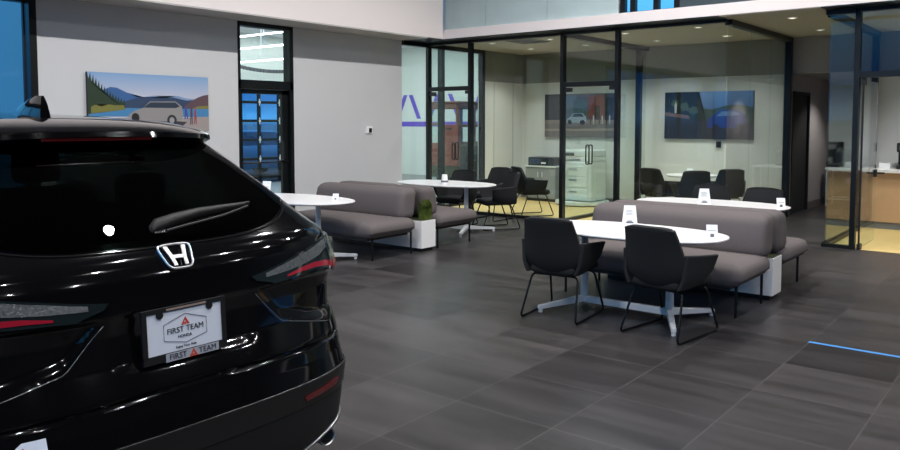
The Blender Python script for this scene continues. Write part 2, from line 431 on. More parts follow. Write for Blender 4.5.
b = NB(); box(b, 2.87, 2.99, -.03, .03, 2.10, 2.165); box(b, 3.66, 3.75, -.03, .03, 2.12, 2.175); obj('hinge', b, M_BLACK, t, world=True)
loop_handle(t, 3.31, 0, .96, 1.26)
bay('window_3', 'wide fixed glass front of the right office ending at the corridor', 'window', 3.79, 5.44, seams=(4.62,))
# right office return wall (x = 5.44)
def side(name, label, x, y0, y1, seams=(), posts=(), base=True, pw=.045):
    t = thing(name, label, 'window', (x, (y0 + y1) / 2, 0), kind='structure')
    b = NB(); box(b, x - .05, x + .05, y0, y1, H - .075, H)
    if base: box(b, x - .04, x + .04, y0, y1, 0, .05)
    for p in posts: box(b, x - .05, x + .05, p - pw, p + pw, 0, H)
    obj('frame', b, M_FRAME, t, world=True)
    ys = [y0, *seams, y1]
    for a, c in zip(ys[:-1], ys[1:]):
        b = NB(); box(b, x - .005, x + .005, a + .003, c - .003, .05, H - .075); obj('pane', b, M_GLASS, t, world=True)
    return t
side('window_4', 'glass return wall of the right office along the corridor mouth', 5.44, 0.06, 3.1, seams=(1.05, 2.05), posts=(3.04,), pw=.06)
side('window_6', 'glass partition between the two offices', 2.83, 0.06, 3.1, seams=(1.5,), posts=(2.80,))
side('window_7', 'narrow glass pane at the far end of the left wall', -0.02, -0.735, -0.06)
side('window_8', 'glass side wall of the left office toward the service drive', -0.02, 0.06, 1.71, posts=(0.385, 1.67))
# counter room front
t = thing('window_5', 'narrow glass front panel of the counter room', 'window', (6.9, 0, 0), kind='structure')
b = NB(); box(b, 6.72, 7.09, -.05, .05, H - .06, H); box(b, 6.735, 7.09, -.04, .04, 0, .045); obj('frame', b, M_FRAME, t, world=True)
b = NB(); box(b, 6.765, 7.06, -.005, .005, .045, H - .06); obj('pane', b, M_GLASS, t, world=True)
side('window_12', 'glass side wall of the counter room along the corridor', 6.765, 0.06, 3.05, posts=(2.98,))
t = thing('door_4', 'open glass door of the counter room with black post and transom', 'door', (7.6, 0, 0), kind='structure')
b = NB(); box(b, 7.062, 7.125, -.05, .05, 0, H); box(b, 7.125, 8.2, -.045, .045, 2.18, 2.255); box(b, 7.125, 8.2, -.05, .05, H - .045, H); box(b, 8.2, 8.26, -.05, .05, 0, H)
obj('frame', b, M_FRAME, t, world=True)
b = NB(); box(b, 7.125, 8.2, -.005, .005, 2.255, H - .045); obj('pane', b, M_GLASS, t, world=True)
b = NB(); box(b, 7.16, 7.172, .02, .97, .015, 2.15); obj('leaf', b, M_GLASS, t, world=True)
b = NB(); box(b, 7.145, 7.187, -.02, .10, .003, .07); box(b, 7.145, 7.187, -.01, .08, 2.09, 2.175); box(b, 7.155, 7.177, .0, .012, .07, 2.09); obj('hinge', b, M_BLACK, t, world=True)
b = NB(); box(b, 7.145, 7.187, .86, .96, .88, .98); obj('lock', b, M_BLACK, t, world=True)
b = NB(); tube(b, [(7.06, .93, .93), (7.28, .93, .93)], .014, 8); obj('door_handle', b, M_BLACK, t, world=True)
bay('window_13', 'glass front of the counter room right of its door, outside the view', 'window', 8.26, 12.0)

# left exterior window (window_1) and service door (door_1)
t = thing('window_1', 'large dusk window at the far left of the wall behind the car', 'window', (-.08, -10.2, .35), kind='structure')
b = NB()
box(b, -.13, 0.012, -6.975, -6.895, .35, 3.05); box(b, -.03, .01, -7.04, -7.018, .35, 3.05)
for y in (-8.6, -10.2, -11.8): box(b, -.12, -.02, y - .04, y + .04, .35, 3.05)
box(b, -.12, -.0, -13.5, -6.895, .35, .43); box(b, -.12, -.0, -13.5, -6.895, 2.97, 3.05)
obj('frame', b, M_FRAME, t, world=True)
b = NB(); box(b, -.08, -.07, -13.45, -6.975, .43, 2.97); obj('pane', b, M_GLASS, t, world=True)
t = thing('door_1', 'black framed glass door with transom leading to the service drive', 'door', (-.05, -3.67, 0), kind='structure')
b = NB()
box(b, -.14, .01, -4.17, -4.13, 0, 3.05); box(b, -.14, .01, -3.245, -3.175, 0, 3.05)
box(b, -.14, .01, -4.17, -3.175, 2.99, 3.05); box(b, -.14, .01, -4.17, -3.175, 2.10, 2.225)
obj('frame', b, M_FRAME, t, world=True)
b = NB(); box(b, -.07, -.06, -4.13, -3.245, 2.225, 2.99); obj('pane', b, M_GLASS, t, world=True)
b = NB()
box(b, -.09, -.04, -4.125, -4.075, .01, 2.095); box(b, -.09, -.04, -3.36, -3.25, .01, 2.095); box(b, -.09, -.04, -4.125, -3.25, 2.03, 2.095); box(b, -.09, -.04, -4.125, -3.25, .01, .25)
lf = obj('leaf', b, M_FRAME, t, world=True)
b = NB(); box(b, -.07, -.06, -4.075, -3.36, .25, 2.03); obj('pane', b, M_GLASS, lf, world=True)
b = NB(); tube(b, [(-.02, -4.1, 1.03), (-.02, -3.27, 1.03)], .012, 8)
tube(b, fillet([(-.04, -3.40, 1.05), (0.03, -3.40, 1.05), (0.03, -3.40, 1.33), (-.04, -3.40, 1.33)], .03), .012, 8)
obj('door_handle', b, M_BLACK, lf, world=True, smooth=True)

# ------------------------------------------------------------------ service drive beyond the left wall
b = NB(); box(b, -7.5, -.15, -5.2, 7.2, -.1, 0.0)
struct('floor', b, M_SERVF, 'grey floor of the service drive seen through the left door', 'floor')
b = NB(); box(b, -7.6, -.15, -5.2, 7.2, 3.9, 4.0)
struct('ceiling', b, mat('service_ceiling', rgb(225, 225, 228), .8), 'pale ceiling of the service drive with light strips', 'ceiling')
b = NB(); box(b, -7.5, -.15, 7.0, 7.15, 0, 3.9)
struct('wall_service_far', b, M_SERV, 'white service drive wall with a violet stripe graphic', 'wall')
b = NB(); box(b, -7.5, -.15, -5.35, -5.2, 0, 3.9)
struct('wall_service_near', b, M_SERV, 'near side wall of the service drive', 'wall')
b = NB(); wall_x(b, -7.65, -7.5, -5.2, 7.0, 0, 3.9, [(-1.2, 3.6, 0, 2.72)]); box(b, -.15, 0, -.735, 3.25, 3.2, 3.9)
struct('wall_service_end', b, M_SERV, 'end wall of the service drive around the sectional door', 'wall')
# violet graphic on the far wall (flat paint): band and slanted strokes
b = NB()
def fw(poly): prism(b, poly, (0, 6.998, 0), (1, 0, 0), (0, 0, 1), (0, -1, 0), .004)
fw([(-7.45, 1.48), (-.6, 1.48), (-.6, 1.63), (-7.45, 1.63)])
for x in (-7.3, -6.0, -4.4, -3.0): fw([(x, 1.72), (x + .16, 1.72), (x + .5, 2.45), (x + .34, 2.45)])
for x in (-6.75, -5.2, -3.7): fw([(x + .34, 1.72), (x + .5, 1.72), (x + .16, 2.45), (x, 2.45)])
finish(obj('wall_graphic', b, M_PURPLE), 'violet band and slanted strokes painted on the service drive wall', 'graphic', kind='structure')
# LED strips
for i, (xa, xb, y, zl) in enumerate(((-6.9, -3.2, .2, 3.58), (-6.0, -2.6, -.45, 3.2), (-6.9, -3.6, .28, 3.0))):
    t = thing('strip_light', ['highest', 'middle', 'lowest'][i] + ' of three hanging linear lights seen through the left door transom', 'light', ((xa + xb) / 2, y, zl), 0, 'hanging linear lights of the service drive')
    b = NB(); box(b, xa, xb, y - .025, y + .025, zl + .03, zl + .05); obj('housing', b, M_WMETAL, t, world=True)
    b = NB(); box(b, xa, xb, y - .022, y + .022, zl + .005, zl + .03); obj('diffuser', b, M_STRIP, t, world=True)
    for f in (.2, .5, .8):
        b = NB(); xx = xa + (xb - xa) * f; box(b, xx - .01, xx + .01, y - .01, y + .01, zl + .05, 3.899); obj('hanger', b, M_WMETAL, t, world=True)
# sagging dark segmented garland under the strips
b = NB()
for k in range(22):
    u = k / 21; x = -7.2; y = .9 + 2.2 * u; z = 3.06 - .10 * (1 - (2 * u - 1) ** 2)
    box(b, x - .02, x + .02, y, y + .085, z - .06, z + .03)
finish(obj('pennant_string', b, M_INK), 'dark segmented pennant string sagging under the service drive lights', 'pennants')
# sectional glass garage door
t = thing('garage_door', 'black framed sectional glass garage door seen through the left door', 'garage door', (-7.57, 1.2, 0))
b = NB()
rows = [0.03, .145, .645, 1.15, 1.65, 2.14, 2.66]
cols = [-1.16, -.40, .28, .96, 1.30 + .66, 2.62, 3.28, 3.56]
for z in rows: box(b, -7.6, -7.54, -1.18, 3.58, z - .035 if z > .1 else z, z + .035)
for y in cols: box(b, -7.6, -7.54, y - .04, y + .04, .03, 2.69)
obj('frame', b, M_FRAME, t, world=True)
b = NB(); box(b, -7.575, -7.565, -1.15, 3.55, .06, 2.66); obj('pane', b, M_GLASS, t, world=True)
for z in rows[2:6]:
    for y in cols[1:7]:
        b = NB(); cyl(b, (-7.545, y, z), .035, .02, 'X', 10); box(b, -7.545, -7.53, y - .014, y + .014, z - .09, z + .09)
        obj('hinge', b, M_WMETAL, t, world=True)

# rust red boxy utility vehicle beyond the office side glass
t = thing('utility_vehicle', 'rust red and brown boxy utility vehicle standing behind the left office glass', 'vehicle', (-2.4, 4.5, 0))
y0, y1, xn, xf = 3.35, 5.7, -1.95, -2.88
b = NB()
box(b, xf, xn, y0 + .03, y1, .30, .58, 2)
box(b, xf, xn, y0, y0 + .10, .58, 1.12, 0)
box(b, xf, xn - .02, y0 + .10, y1, .58, 1.05, 2)
box(b, xf + .42, xn, y0 - .004, y0 + .10, 1.12, 1.56, 0)
obj('body', b, [M_SREDB, M_BROWN, M_OLIVE], t, world=True, bevel=.015)
b = NB()
for xx in (xf, xf + .36, xn - .08): box(b, xx, xx + .08, y0, y0 + .08, 1.12, 2.02)
box(b, xf, xn, y0, y0 + .08, 1.92, 2.06); box(b, xf, xf + .4, y0, y0 + .08, 1.54, 1.60)
for yy in (y0 + .5, y0 + .62, y0 + 1.3, y1 - .1): box(b, xn - .08, xn, yy, yy + .09, 1.05, 2.02)
for yy in (y0, y0 + 1.2, y1 - .1): box(b, xf, xf + .08, yy, yy + .09, 1.05, 2.02)
box(b, xn - .08, xn, y0, y1, 1.94, 2.06); box(b, xf, xf + .08, y0, y1, 1.94, 2.06)
box(b, xn - .08, xn, y0, y1, 1.50, 1.57); box(b, xf, xf + .08, y0, y1, 1.05, 1.12); box(b, xf, xn, y1 - .08, y1, 1.05, 1.12)
obj('frame', b, M_BROWN, t, world=True, bevel=.02)
b = NB(); box(b, xf - .02, xn + .02, y0 - .03, y1 + .02, 2.06, 2.11); obj('roof', b, M_BROWN, t, world=True, bevel=.02)
b = NB(); box(b, xf + .58, xf + .74, y0 - .03, y0 - .004, 1.44, 1.48); obj('door_handle', b, M_BLACK, t, world=True)
b = NB(); box(b, xf + .07, xf + .40, y0 + .03, y0 + .036, 1.12, 1.94); box(b, xn - .04, xn - .034, y0 + .08, y1 - .1, 1.12, 1.94); obj('window', b, M_GLASS, t, world=True)
for yy in (4.0, 5.2):
    for xx in (xn - .22, xf):
        b = NB(); cyl(b, (xx, yy, .33), .33, .22, 'X', 24); obj('wheel', b, M_TIRE, t, world=True, smooth=40)

# exterior ground
b = NB(); box(b, -80, -7.66, -60, 60, -.25, -.12); box(b, -7.66, -.15, -60, -5.36, -.25, -.12); box(b, -.15, 60, -60, HY0 - .12, -.25, -.12)
struct('ground', b, M_GROUND, 'dark outdoor ground beyond the windows', 'ground')

# ------------------------------------------------------------------ sofas and planters
def make_sofa(label, loc, rz, split=False, L=1.74, end=.01):
    t = thing('sofa', label, 'sofa', loc, rz, 'taupe bench sofas set back to back')
    h = L / 2
    def wseat(q, hx, hy, hz):
        k = (q.z / hz)
        q.x += math.copysign(.02, q.x) * (abs(q.x) / hx) ** 6 * (1 if k > -.4 else 0)
        return q
    b = NB(); cushion(b, -h, h, -.46, .36, .26, .445, .085, .02, 16, wseat); s = obj('seat', b, M_SOFA, t, smooth=True)
    def lean(q, hx, hy, hz):
        q.y += .03 * (q.z / hz) - .0; q.y += -.03 * (1 - (q.z / hz) ** 2) if q.y < 0 else 0
        return q
    if split:
        spans = ((-h + end, -.18), (-.175, h + .0))
    else: spans = ((-h + .0, h - end),) if rz == 0 else ((-h + end, h),)
    for a, c in spans:
        b = NB(); cushion(b, a, c, .25, .525, .405, .80, .085, 0, 16, lean); obj('backrest', b, M_SOFA, t, smooth=True)
    b = NB(); box(b, -h + .10, h - .10, -.40, .30, .235, .275); obj('frame', b, M_BLACK, t)
    for x in (-h + .07, h - .06):
        for y in (-.355, .32):
            b = NB(); tube(b, [(x, y, 0), (x, y, .275)], .0125, 8); obj('leg', b, M_WIRE, t, smooth=40)
    return t
SX2, SX1 = 6.30, 2.105
make_sofa('taupe bench sofa facing the nearest white table and its two chairs', (SX2, -4.10, 0), 0)
make_sofa('taupe bench sofa behind the nearest one, facing the glass offices', (SX2, -2.93, 0), PI)
make_sofa('taupe bench sofa left of the potted greenery, facing the table beside the car', (SX1, -4.10, 0), 0, end=.13)
make_sofa('taupe bench sofa facing the hall corner table, its back split by a seam', (SX1, -2.93, 0), PI, split=True, end=.13)
def make_planter(label, x):
    t = thing('planter_box', label, 'planter', (x, -3.505, 0), 0, 'white planter boxes between sofas')
    b = NB(); box(b, -.82, .865, -.135, .135, .045, .39)
    obj('box', b, M_WHITE, t, bevel=.003)
    b = NB(); box(b, -.79, .835, -.11, .11, 0, .045); obj('plinth', b, M_BLACK, t)
    b = NB(); box(b, -.81, .855, -.125, .125, .38, .394); obj('soil', b, M_OLIVE, t)
make_planter('white planter box showing its end between the two nearest sofas', SX2)
make_planter('white planter box with green foliage between the two sofas by the left wall', SX1)
b = NB()
rnd = random.Random(3)
for k in range(420):
    x = rnd.uniform(-.035, .06); y = rnd.uniform(-.07, .07); z0 = rnd.uniform(.02, .17); hgt = rnd.uniform(.06, .11); a = rnd.uniform(0, 2 * PI)
    d = Vector((math.cos(a), math.sin(a), 0)); s = Vector((-d.y, d.x, 0)) * .012
    p = Vector((x, y, z0)); tip = p + Vector((0, 0, hgt)) + d * rnd.uniform(.0, .04); mid = p + Vector((0, 0, hgt * .55)) + d * .012
    vs = [b.verts.new(q) for q in (p - s * .4, p + s * .4, mid + s, tip, mid - s)]
    b.faces.new(vs)
box(b, -.035, .06, -.07, .07, 0, .13)
o = obj('boxwood', b, M_PLANT); o.location = (SX1 + .795, -3.505, .395)
finish(o, 'clump of green foliage growing at the end of the left planter box', 'plant')

# ------------------------------------------------------------------ tables
def superellipse(a, c, n, k=72):
    return [(a * math.copysign(abs(math.cos(2 * PI * i / k)) ** (2 / n), math.cos(2 * PI * i / k)), c * math.copysign(abs(math.sin(2 * PI * i / k)) ** (2 / n), math.sin(2 * PI * i / k))) for i in range(k)]
def make_table(label, loc, a=.84, c=.455, rz=0):
    t = thing('cafe_table', label, 'table', loc, rz, 'white oval tables')
    b = NB()
    rings = []
    for s, z in ((.93, .690), (.985, .699), (1.0, .706), (1.0, .713), (.996, .716)):
        rings.append([b.verts.new((x * s if True else x, y * s, z)) for x, y in superellipse(a, c, 2.35)])
    b.faces.new(rings[0][::-1]); b.faces.new(rings[-1])
    for r0, r1 in zip(rings[:-1], rings[1:]):
        for i in range(len(r0)): b.faces.new((r0[i], r0[(i + 1) % len(r0)], r1[(i + 1) % len(r0)], r1[i]))
    obj('tabletop', b, M_WHITE, t, smooth=35)
    for s in (-1, 1):
        b = NB(); tube(b, [(s * .39, 0, .06), (s * .39, 0, .691)], [.034, .030], 14); box(b, s * .39 - .06, s * .39 + .06, -.18, .18, .676, .691); obj('column', b, M_WMETAL, t, smooth=40)
        for q in (-1, 1):
            b = NB()
            p0 = Vector((s * .39, 0, .085)); p1 = Vector((s * .60, q * .415, .045))
            d = (p1 - p0); n = Vector((-d.y, d.x, 0)).normalized()
            ring0 = [b.verts.new(p0 + n * .026 * i + Vector((0, 0, .028 * j))) for i, j in ((-1, -1), (1, -1), (1, 1), (-1, 1))]
            ring1 = [b.verts.new(p1 + n * .020 * i + Vector((0, 0, .016 * j))) for i, j in ((-1, -1), (1, -1), (1, 1), (-1, 1))]
            b.faces.new(ring0[::-1]); b.faces.new(ring1)
            for i in range(4): b.faces.new((ring0[i], ring0[(i + 1) % 4], ring1[(i + 1) % 4], ring1[i]))
            cyl(b, (p1.x - d.x * .04, p1.y - d.y * .04, 0), .018, .035, 'Z', 12)
            obj('foot', b, M_WMETAL, t, bevel=.004)
    b = NB(); box(b, -.39, .39, -.022, .022, .05, .105); obj('stretcher', b, M_WMETAL, t, bevel=.004)
    return t
make_table('white oval table with the two nearest black chairs, in front of the near sofa', (6.33, -4.89, 0))
make_table('white oval table beside the black car, at the left sofa', (2.06, -4.87, 0))
make_table('white oval table at the hall corner in front of the left glass door', (1.98, -1.95, 0))
make_table('white oval table behind the back to back near sofas, before the right office', (6.10, -2.32, 0))
t = thing('meeting_table', 'small round white table inside the right glass office', 'table', (4.17, 2.08, 0))
b = NB()
rings = [[b.verts.new((x * s, y * s, z)) for x, y in superellipse(.43, .43, 2.0)] for s, z in ((.95, .690), (1, .702), (1, .716))]
b.faces.new(rings[0][::-1]); b.faces.new(rings[-1])
for r0, r1 in zip(rings[:-1], rings[1:]):
    for i in range(len(r0)): b.faces.new((r0[i], r0[(i + 1) % len(r0)], r1[(i + 1) % len(r0)], r1[i]))
obj('tabletop', b, M_WHITE, t, smooth=35)
b = NB(); tube(b, [(0, 0, .03), (0, 0, .691)], .04, 14); obj('column', b, M_WMETAL, t, smooth=40)
b = NB(); cyl(b, (0, 0, 0), .29, .03, 'Z', 32, .26); obj('base', b, M_WMETAL, t, smooth=40)

# ------------------------------------------------------------------ chairs
def slab(bm, P, nu, nv, thick, nrm):
    """closed thick sheet: P(u,v)->Vector, nrm(u,v)->Vector"""
    A = [[bm.verts.new(P(i / nu, j / nv) + nrm(i / nu, j / nv) * thick / 2) for i in range(nu + 1)] for j in range(nv + 1)]
    B = [[bm.verts.new(P(i / nu, j / nv) - nrm(i / nu, j / nv) * thick / 2) for i in range(nu + 1)] for j in range(nv + 1)]
    for j in range(nv):
        for i in range(nu):
            bm.faces.new((A[j][i], A[j][i + 1], A[j + 1][i + 1], A[j + 1][i]))
            bm.faces.new((B[j][i], B[j + 1][i], B[j + 1][i + 1], B[j][i + 1]))
    edge = [(0, i) for i in range(nu)] + [(j, nu) for j in range(nv)] + [(nv, i) for i in range(nu, 0, -1)] + [(j, 0) for j in range(nv, 0, -1)]
    for k in range(len(edge)):
        a = edge[k]; c = edge[(k + 1) % len(edge)]
        bm.faces.new((A[a[0]][a[1]], B[a[0]][a[1]], B[c[0]][c[1]], A[c[0]][c[1]]))
def make_chair(label, loc, rz, group):
    t = thing('armchair', label, 'chair', loc, rz, group)
    zk = [.375, .42, .48, .56, .66, .78, .835, .855]
    wk = [.175, .225, .248, .250, .238, .214, .203, .178]
    yk = [-.19, -.235, -.265, -.285, -.305, -.335, -.350, -.352]
    def P(u, v):
        z = np.interp(v, np.linspace(0, 1, len(zk)), zk); w = np.interp(z, zk, wk); y = np.interp(z, zk, yk)
        s = 2 * u - 1
        return Vector((s * w, y + .075 * s * s * (1 if z < .7 else 1 - (z - .7) * 2.2), z - .012 * s ** 4 * (z > .84)))
    b = NB(); slab(b, P, 12, 14, .045, lambda u, v: Vector((-(2 * u - 1) * .35, 1, .15)).normalized()); o = obj('backrest', b, M_CHAIR, t, smooth=50)
    md = o.modifiers.new('soft', 'BEVEL'); md.width = .014; md.segments = 3; md.limit_method = 'ANGLE'
    for s in (-1, 1):
        def Q(u, v):
            y = -.255 + u * .40 + .02 * v
            zt = .655 - .03 * u; zb = .385 + .06 * u * u
            z = zb + (zt - zb) * v
            x = .240 + .055 * u * v + .016 * math.sin(PI * u) + .02 * v * (1 - u)
            if v < .3: x -= .03 * (.3 - v) / .3
            return Vector((s * x, y, z))
        b = NB(); slab(b, Q, 8, 6, .036, lambda u, v: Vector((1, -.1, 0)).normalized()); o = obj('armrest', b, M_CHAIR, t, smooth=50)
        md = o.modifiers.new('soft', 'BEVEL'); md.width = .011; md.segments = 3; md.limit_method = 'ANGLE'
    def taper(q, hx, hy, hz):
        q.x *= 1 - .10 * (1 - (q.y / hy + 1) / 2); q.x *= .9 if q.z < -hz * .5 else 1
        return q
    b = NB(); cushion(b, -.225, .225, -.24, .25, .365, .455, .042, .012, 10, taper); obj('seat', b, M_CHAIR, t, smooth=True)
    b = NB()
    for s in (-1, 1):
        tube(b, fillet([(s * .10, .17, .362), (s * .205, .17, .362), (s * .245, .30, .011), (s * .245, -.31, .011), (s * .205, -.17, .362), (s * .10, -.17, .362)], .045, 4), .0095, 8)
    tube(b, [(-.11, .17, .362), (.11, .17, .362)], .0095, 8); tube(b, [(-.11, -.17, .362), (.11, -.17, .362)], .0095, 8)
    obj('sled_frame', b, M_WIRE, t, smooth=True)
    return t
G1, G2 = 'black shell armchairs on wire sled legs', 'black shell armchairs on wire sled legs'
ch = make_chair('black armchair at the left of the nearest table, its back to the camera', (5.92, -5.22, 0), math.radians(6), G1)
dup(ch, (6.85, -5.19, 0), math.radians(-8), 'black armchair at the right of the nearest table, its back to the camera', G1)
dup(ch, (5.78, -1.66, 0), PI + .05, 'black armchair across the far near-sofa table, behind its tall tent card', G1)
dup(ch, (6.42, -1.84, 0), PI - .1, 'black armchair at the right end behind the table nearest the corridor', G1)
dup(ch, (1.70, -1.38, 0), PI + .1, 'black armchair behind the white tapered jar on the hall corner table', G1)
dup(ch, (2.40, -1.25, 0), 2.56, 'black armchair at the right side of the hall corner table, in front of the glass', G1)
dup(ch, (1.94, .50, 0), -.6, 'black armchair alone inside the left glass office beside the black post', G1)
dup(ch, (1.72, -.42, 0), PI, 'black armchair parked against the office glass behind the corner table chairs', G1)
dup(ch, (3.84, 1.58, 0), -.30, 'black armchair at the left of the round table in the right office', G1)
dup(ch, (4.44, 1.34, 0), .65, 'middle of the three black armchairs at the round table in the right office', G1)
dup(ch, (4.72, 2.06, 0), .75, 'black armchair at the right of the round table in the right office', G1)

# ------------------------------------------------------------------ cards on the tables
ZT = .7165
def tent(label, x, y, w=.135, h=.18, rz=.45):
    t = thing('tent_card', label, 'card', (x, y, ZT), rz, 'tent cards on the tables')
    b = NB()
    for s in (-1, 1):
        vs = [(-w / 2, s * .045, 0), (w / 2, s * .045, 0), (w / 2 * .72, s * .004, h), (-w / 2 * .72, s * .004, h)]
        A = [b.verts.new(v) for v in vs]; B = [b.verts.new((v[0], v[1] - s * .002, v[2])) for v in vs]
        b.faces.new(A); b.faces.new(B[::-1])
        for i in range(4): b.faces.new((A[i], A[(i + 1) % 4], B[(i + 1) % 4], B[i]))
    obj('card', b, M_PAPER, t)
    b = NB()
    def bar(u0, u1, v0, v1, mi=0):
        def pt(u, v):
            ww = w * (1 - .28 * v); return (u * ww / 2, -.046 + .041 * v - .0008, v * h)
        q = [b.verts.new(pt(u, v)) for u, v in ((u0, v0), (u1, v0), (u1, v1), (u0, v1))]
        f = b.faces.new(q); f.material_index = mi
    bar(-.5, .5, .16, .22); bar(-.35, .35, .24, .28)
    for k in range(4): bar(-.6, .6 - .2 * (k % 2), .55 + .07 * k, .565 + .07 * k)
    obj('print', b, M_INK, t)
    return t
def card(label, x, y, w=.085, h=.11, rz=.5, mark=M_INK):
    t = thing('sign_holder', label, 'card', (x, y, ZT), rz, 'small sign holders on the tables')
    M = Matrix.Rotation(math.radians(-18), 4, 'X')
    b = NB(); box(b, -w / 2, w / 2, -.0015, .0015, 0.002, h, 0, M); box(b, -w / 2, w / 2, -.035, .03, 0, .004)
    obj('card', b, M_PAPER, t)
    b = NB(); box(b, -w * .16, w * .16, -.0025, -.0016, h * .10, h * .34, 0, M); box(b, -w * .35, w * .35, -.0025, -.0016, h * .55, h * .58, 0, M)
    obj('print', b, mark, t)
tent('white tent card standing at the middle of the nearest table', 6.24, -4.64)
card('small white sign holder at the right end of the nearest table', 7.07, -4.92)
tent('white tent card standing on the table behind the near sofas', 6.12, -2.56)
card('small white sign holder at the right end of the table nearest the corridor', 6.87, -2.36)
card('small white sign holder at the right end of the table beside the car', 2.60, -4.74, .07, .08)
card('small white sign holder with red print showing over the edge of the car', 1.37, -4.78, .11, .17, mark=M_INKR)
card('small white sign holder on the round office table', 4.20, 1.92, .10, .12)
t = thing('candle_jar', 'white tapered jar standing on the hall corner table', 'jar', (2.02, -2.02, ZT))
b = NB(); cyl(b, (0, 0, 0), .052, .13, 'Z', 20, .038); obj('body', b, M_PAPER, t, smooth=40)
b = NB(); cyl(b, (0, 0, .018), .0535, .025, 'Z', 20, .0505); obj('label', b, M_INK, t, smooth=40)

# ------------------------------------------------------------------ pictures
def picture(name, label, origin, ur, L, Hh, polys, nrm, group=None):
    """polys: list of (material, [(u,v)...]) painted back to front on a canvas panel"""
    t = thing(name, label, 'picture', origin, 0, group)
    ur = Vector(ur); up = Vector((0, 0, 1)); n = Vector(nrm)
    b = NB(); prism(b, [(0, 0), (L, 0), (L, Hh), (0, Hh)], (0, 0, 0), ur, up, n, .045); obj('panel', b, M_FRAME, t)
    b = NB(); ms = []
    for i, (m, pl) in enumerate(polys):
        if m not in ms: ms.append(m)
        vs = [b.verts.new(n * (.0455 + .0002 * i) + ur * (u * L) + up * (v * Hh)) for u, v in pl]
        f = b.faces.new(vs); f.material_index = ms.index(m)
    bmesh.ops.triangulate(b, faces=b.faces[:])
    for f in b.faces:
        f.normal_update()
        if f.normal.dot(n) < 0: f.normal_flip()
    obj('print', b, ms, t, recalc=False)
    return t
def flat(name, r, g, bb): return mat(name, rgb(r, g, bb), .45)
def grad(name, c0, c1, z0, z1):
    m = mat(name, rgb(*c0), .45); nt = m.node_tree; bs = nt.nodes['Principled BSDF']
    tc = nt.nodes.new('ShaderNodeTexCoord'); sp = nt.nodes.new('ShaderNodeSeparateXYZ'); mr = nt.nodes.new('ShaderNodeMapRange')
    mr.inputs['From Min'].default_value = z0; mr.inputs['From Max'].default_value = z1
    mx = nt.nodes.new('ShaderNodeMix'); mx.data_type = 'RGBA'; mx.inputs[6].default_value = rgb(*c0); mx.inputs[7].default_value = rgb(*c1)
    nt.links.new(tc.outputs['Object'], sp.inputs[0]); nt.links.new(sp.outputs[2], mr.inputs['Value']); nt.links.new(mr.outputs[0], mx.inputs[0]); nt.links.new(mx.outputs[2], bs.inputs['Base Color'])
    return m
def ridge(pts, base=0.0): return [(pts[0][0], base)] + pts + [(pts[-1][0], base)]
def blob(cx, cy, rx, ry, n=20, jag=0.0, seed=1):
    r = random.Random(seed)
    return [(cx + rx * math.cos(2 * PI * k / n) * (1 + jag * r.uniform(-1, 1)), cy + ry * math.sin(2 * PI * k / n) * (1 + jag * r.uniform(-1, 1))) for k in range(n)]
sky1 = grad('print_sky', (205, 200, 208), (130, 165, 205), .35, .72)
P_ = lambda n, *c: MATS.get(n) or flat(n, *c)
PAP = [(sky1, [(0, 0), (1, 0), (1, 1), (0, 1)]),
 (P_('print_far_hill', 130, 155, 190), ridge([(0.3, .52), (.42, .60), (.5, .63), (.6, .60), (.72, .64), (.8, .60), (1, .58)], .45)),
 (P_('print_mountain', 58, 98, 150), ridge([(.03, .66), (.10, .70), (.17, .76), (.22, .75), (.30, .67), (.38, .60), (.5, .57), (.62, .60), (.8, .55), (1, .52)], .35)),
 (P_('print_dark_hill', 50, 68, 96), ridge([(.25, .50), (.36, .58), (.45, .61), (.55, .59), (.68, .61), (.8, .56), (1, .60)], .3)),
 (P_('print_brown_trees', 96, 74, 80), ridge([(.78, .46), (.84, .55), (.90, .62), (.95, .66), (1, .68)], .36)),
 (P_('print_bank', 128, 124, 66), ridge([(.84, .40), (.9, .46), (1, .47)], .34)),
 (P_('print_lake', 70, 130, 176), [(0, .26), (1, .26), (1, .41), (0, .41)]),
 (P_('print_forest', 40, 58, 40), [(0, .30), (.28, .38)] + [(max(0, .28 - .0105 * k + (.004 if k % 2 else 0)), min(1, .50 + .0062 * k + .0004 * k * k + (.05 if k % 2 else -.02) * (1 + .05 * k))) for k in range(27)] + [(0, .98)]),
 (P_('print_lit_shrub', 120, 118, 58), [(.02, .31), (.28, .38), (.27, .46), (.20, .45), (.15, .47), (.10, .43), (.05, .46), (.02, .42)]),
 (P_('print_gravel', 160, 150, 146), [(0, 0), (1, 0), (1, .27), (.7, .24), (.5, .19), (.3, .25), (0, .22)]),
 (P_('print_car_shadow', 62, 58, 62), [(.30, .14), (.76, .10), (.80, .17), (.34, .24)]),
 (P_('print_silver_car', 146, 141, 140), [(.30, .20), (.31, .30), (.36, .37), (.42, .41), (.48, .53), (.70, .54), (.755, .45), (.765, .30), (.76, .22), (.70, .17), (.38, .20)]),
 (P_('print_car_window', 44, 56, 70), [(.425, .42), (.485, .515), (.70, .52), (.735, .45), (.70, .42)]),
 (P_('print_wheel', 38, 38, 42), blob(.665, .20, .042, .10)), (P_('print_wheel', 38, 38, 42), blob(.36, .245, .032, .08)),
 (P_('print_hub', 150, 150, 152), blob(.665, .20, .022, .055)),
 (P_('print_person_blue', 66, 80, 150), [(.775, .22), (.785, .22), (.79, .30), (.80, .22), (.81, .23), (.80, .40), (.795, .45), (.785, .45), (.78, .38)]),
 (P_('print_person_dark', 88, 66, 84), [(.825, .12), (.835, .12), (.838, .28), (.842, .12), (.85, .12), (.848, .44), (.84, .50), (.832, .44)]),
 (P_('print_person_red', 150, 70, 76), [(.862, .13), (.87, .13), (.874, .26), (.878, .13), (.886, .13), (.884, .36), (.875, .44), (.866, .36)])]
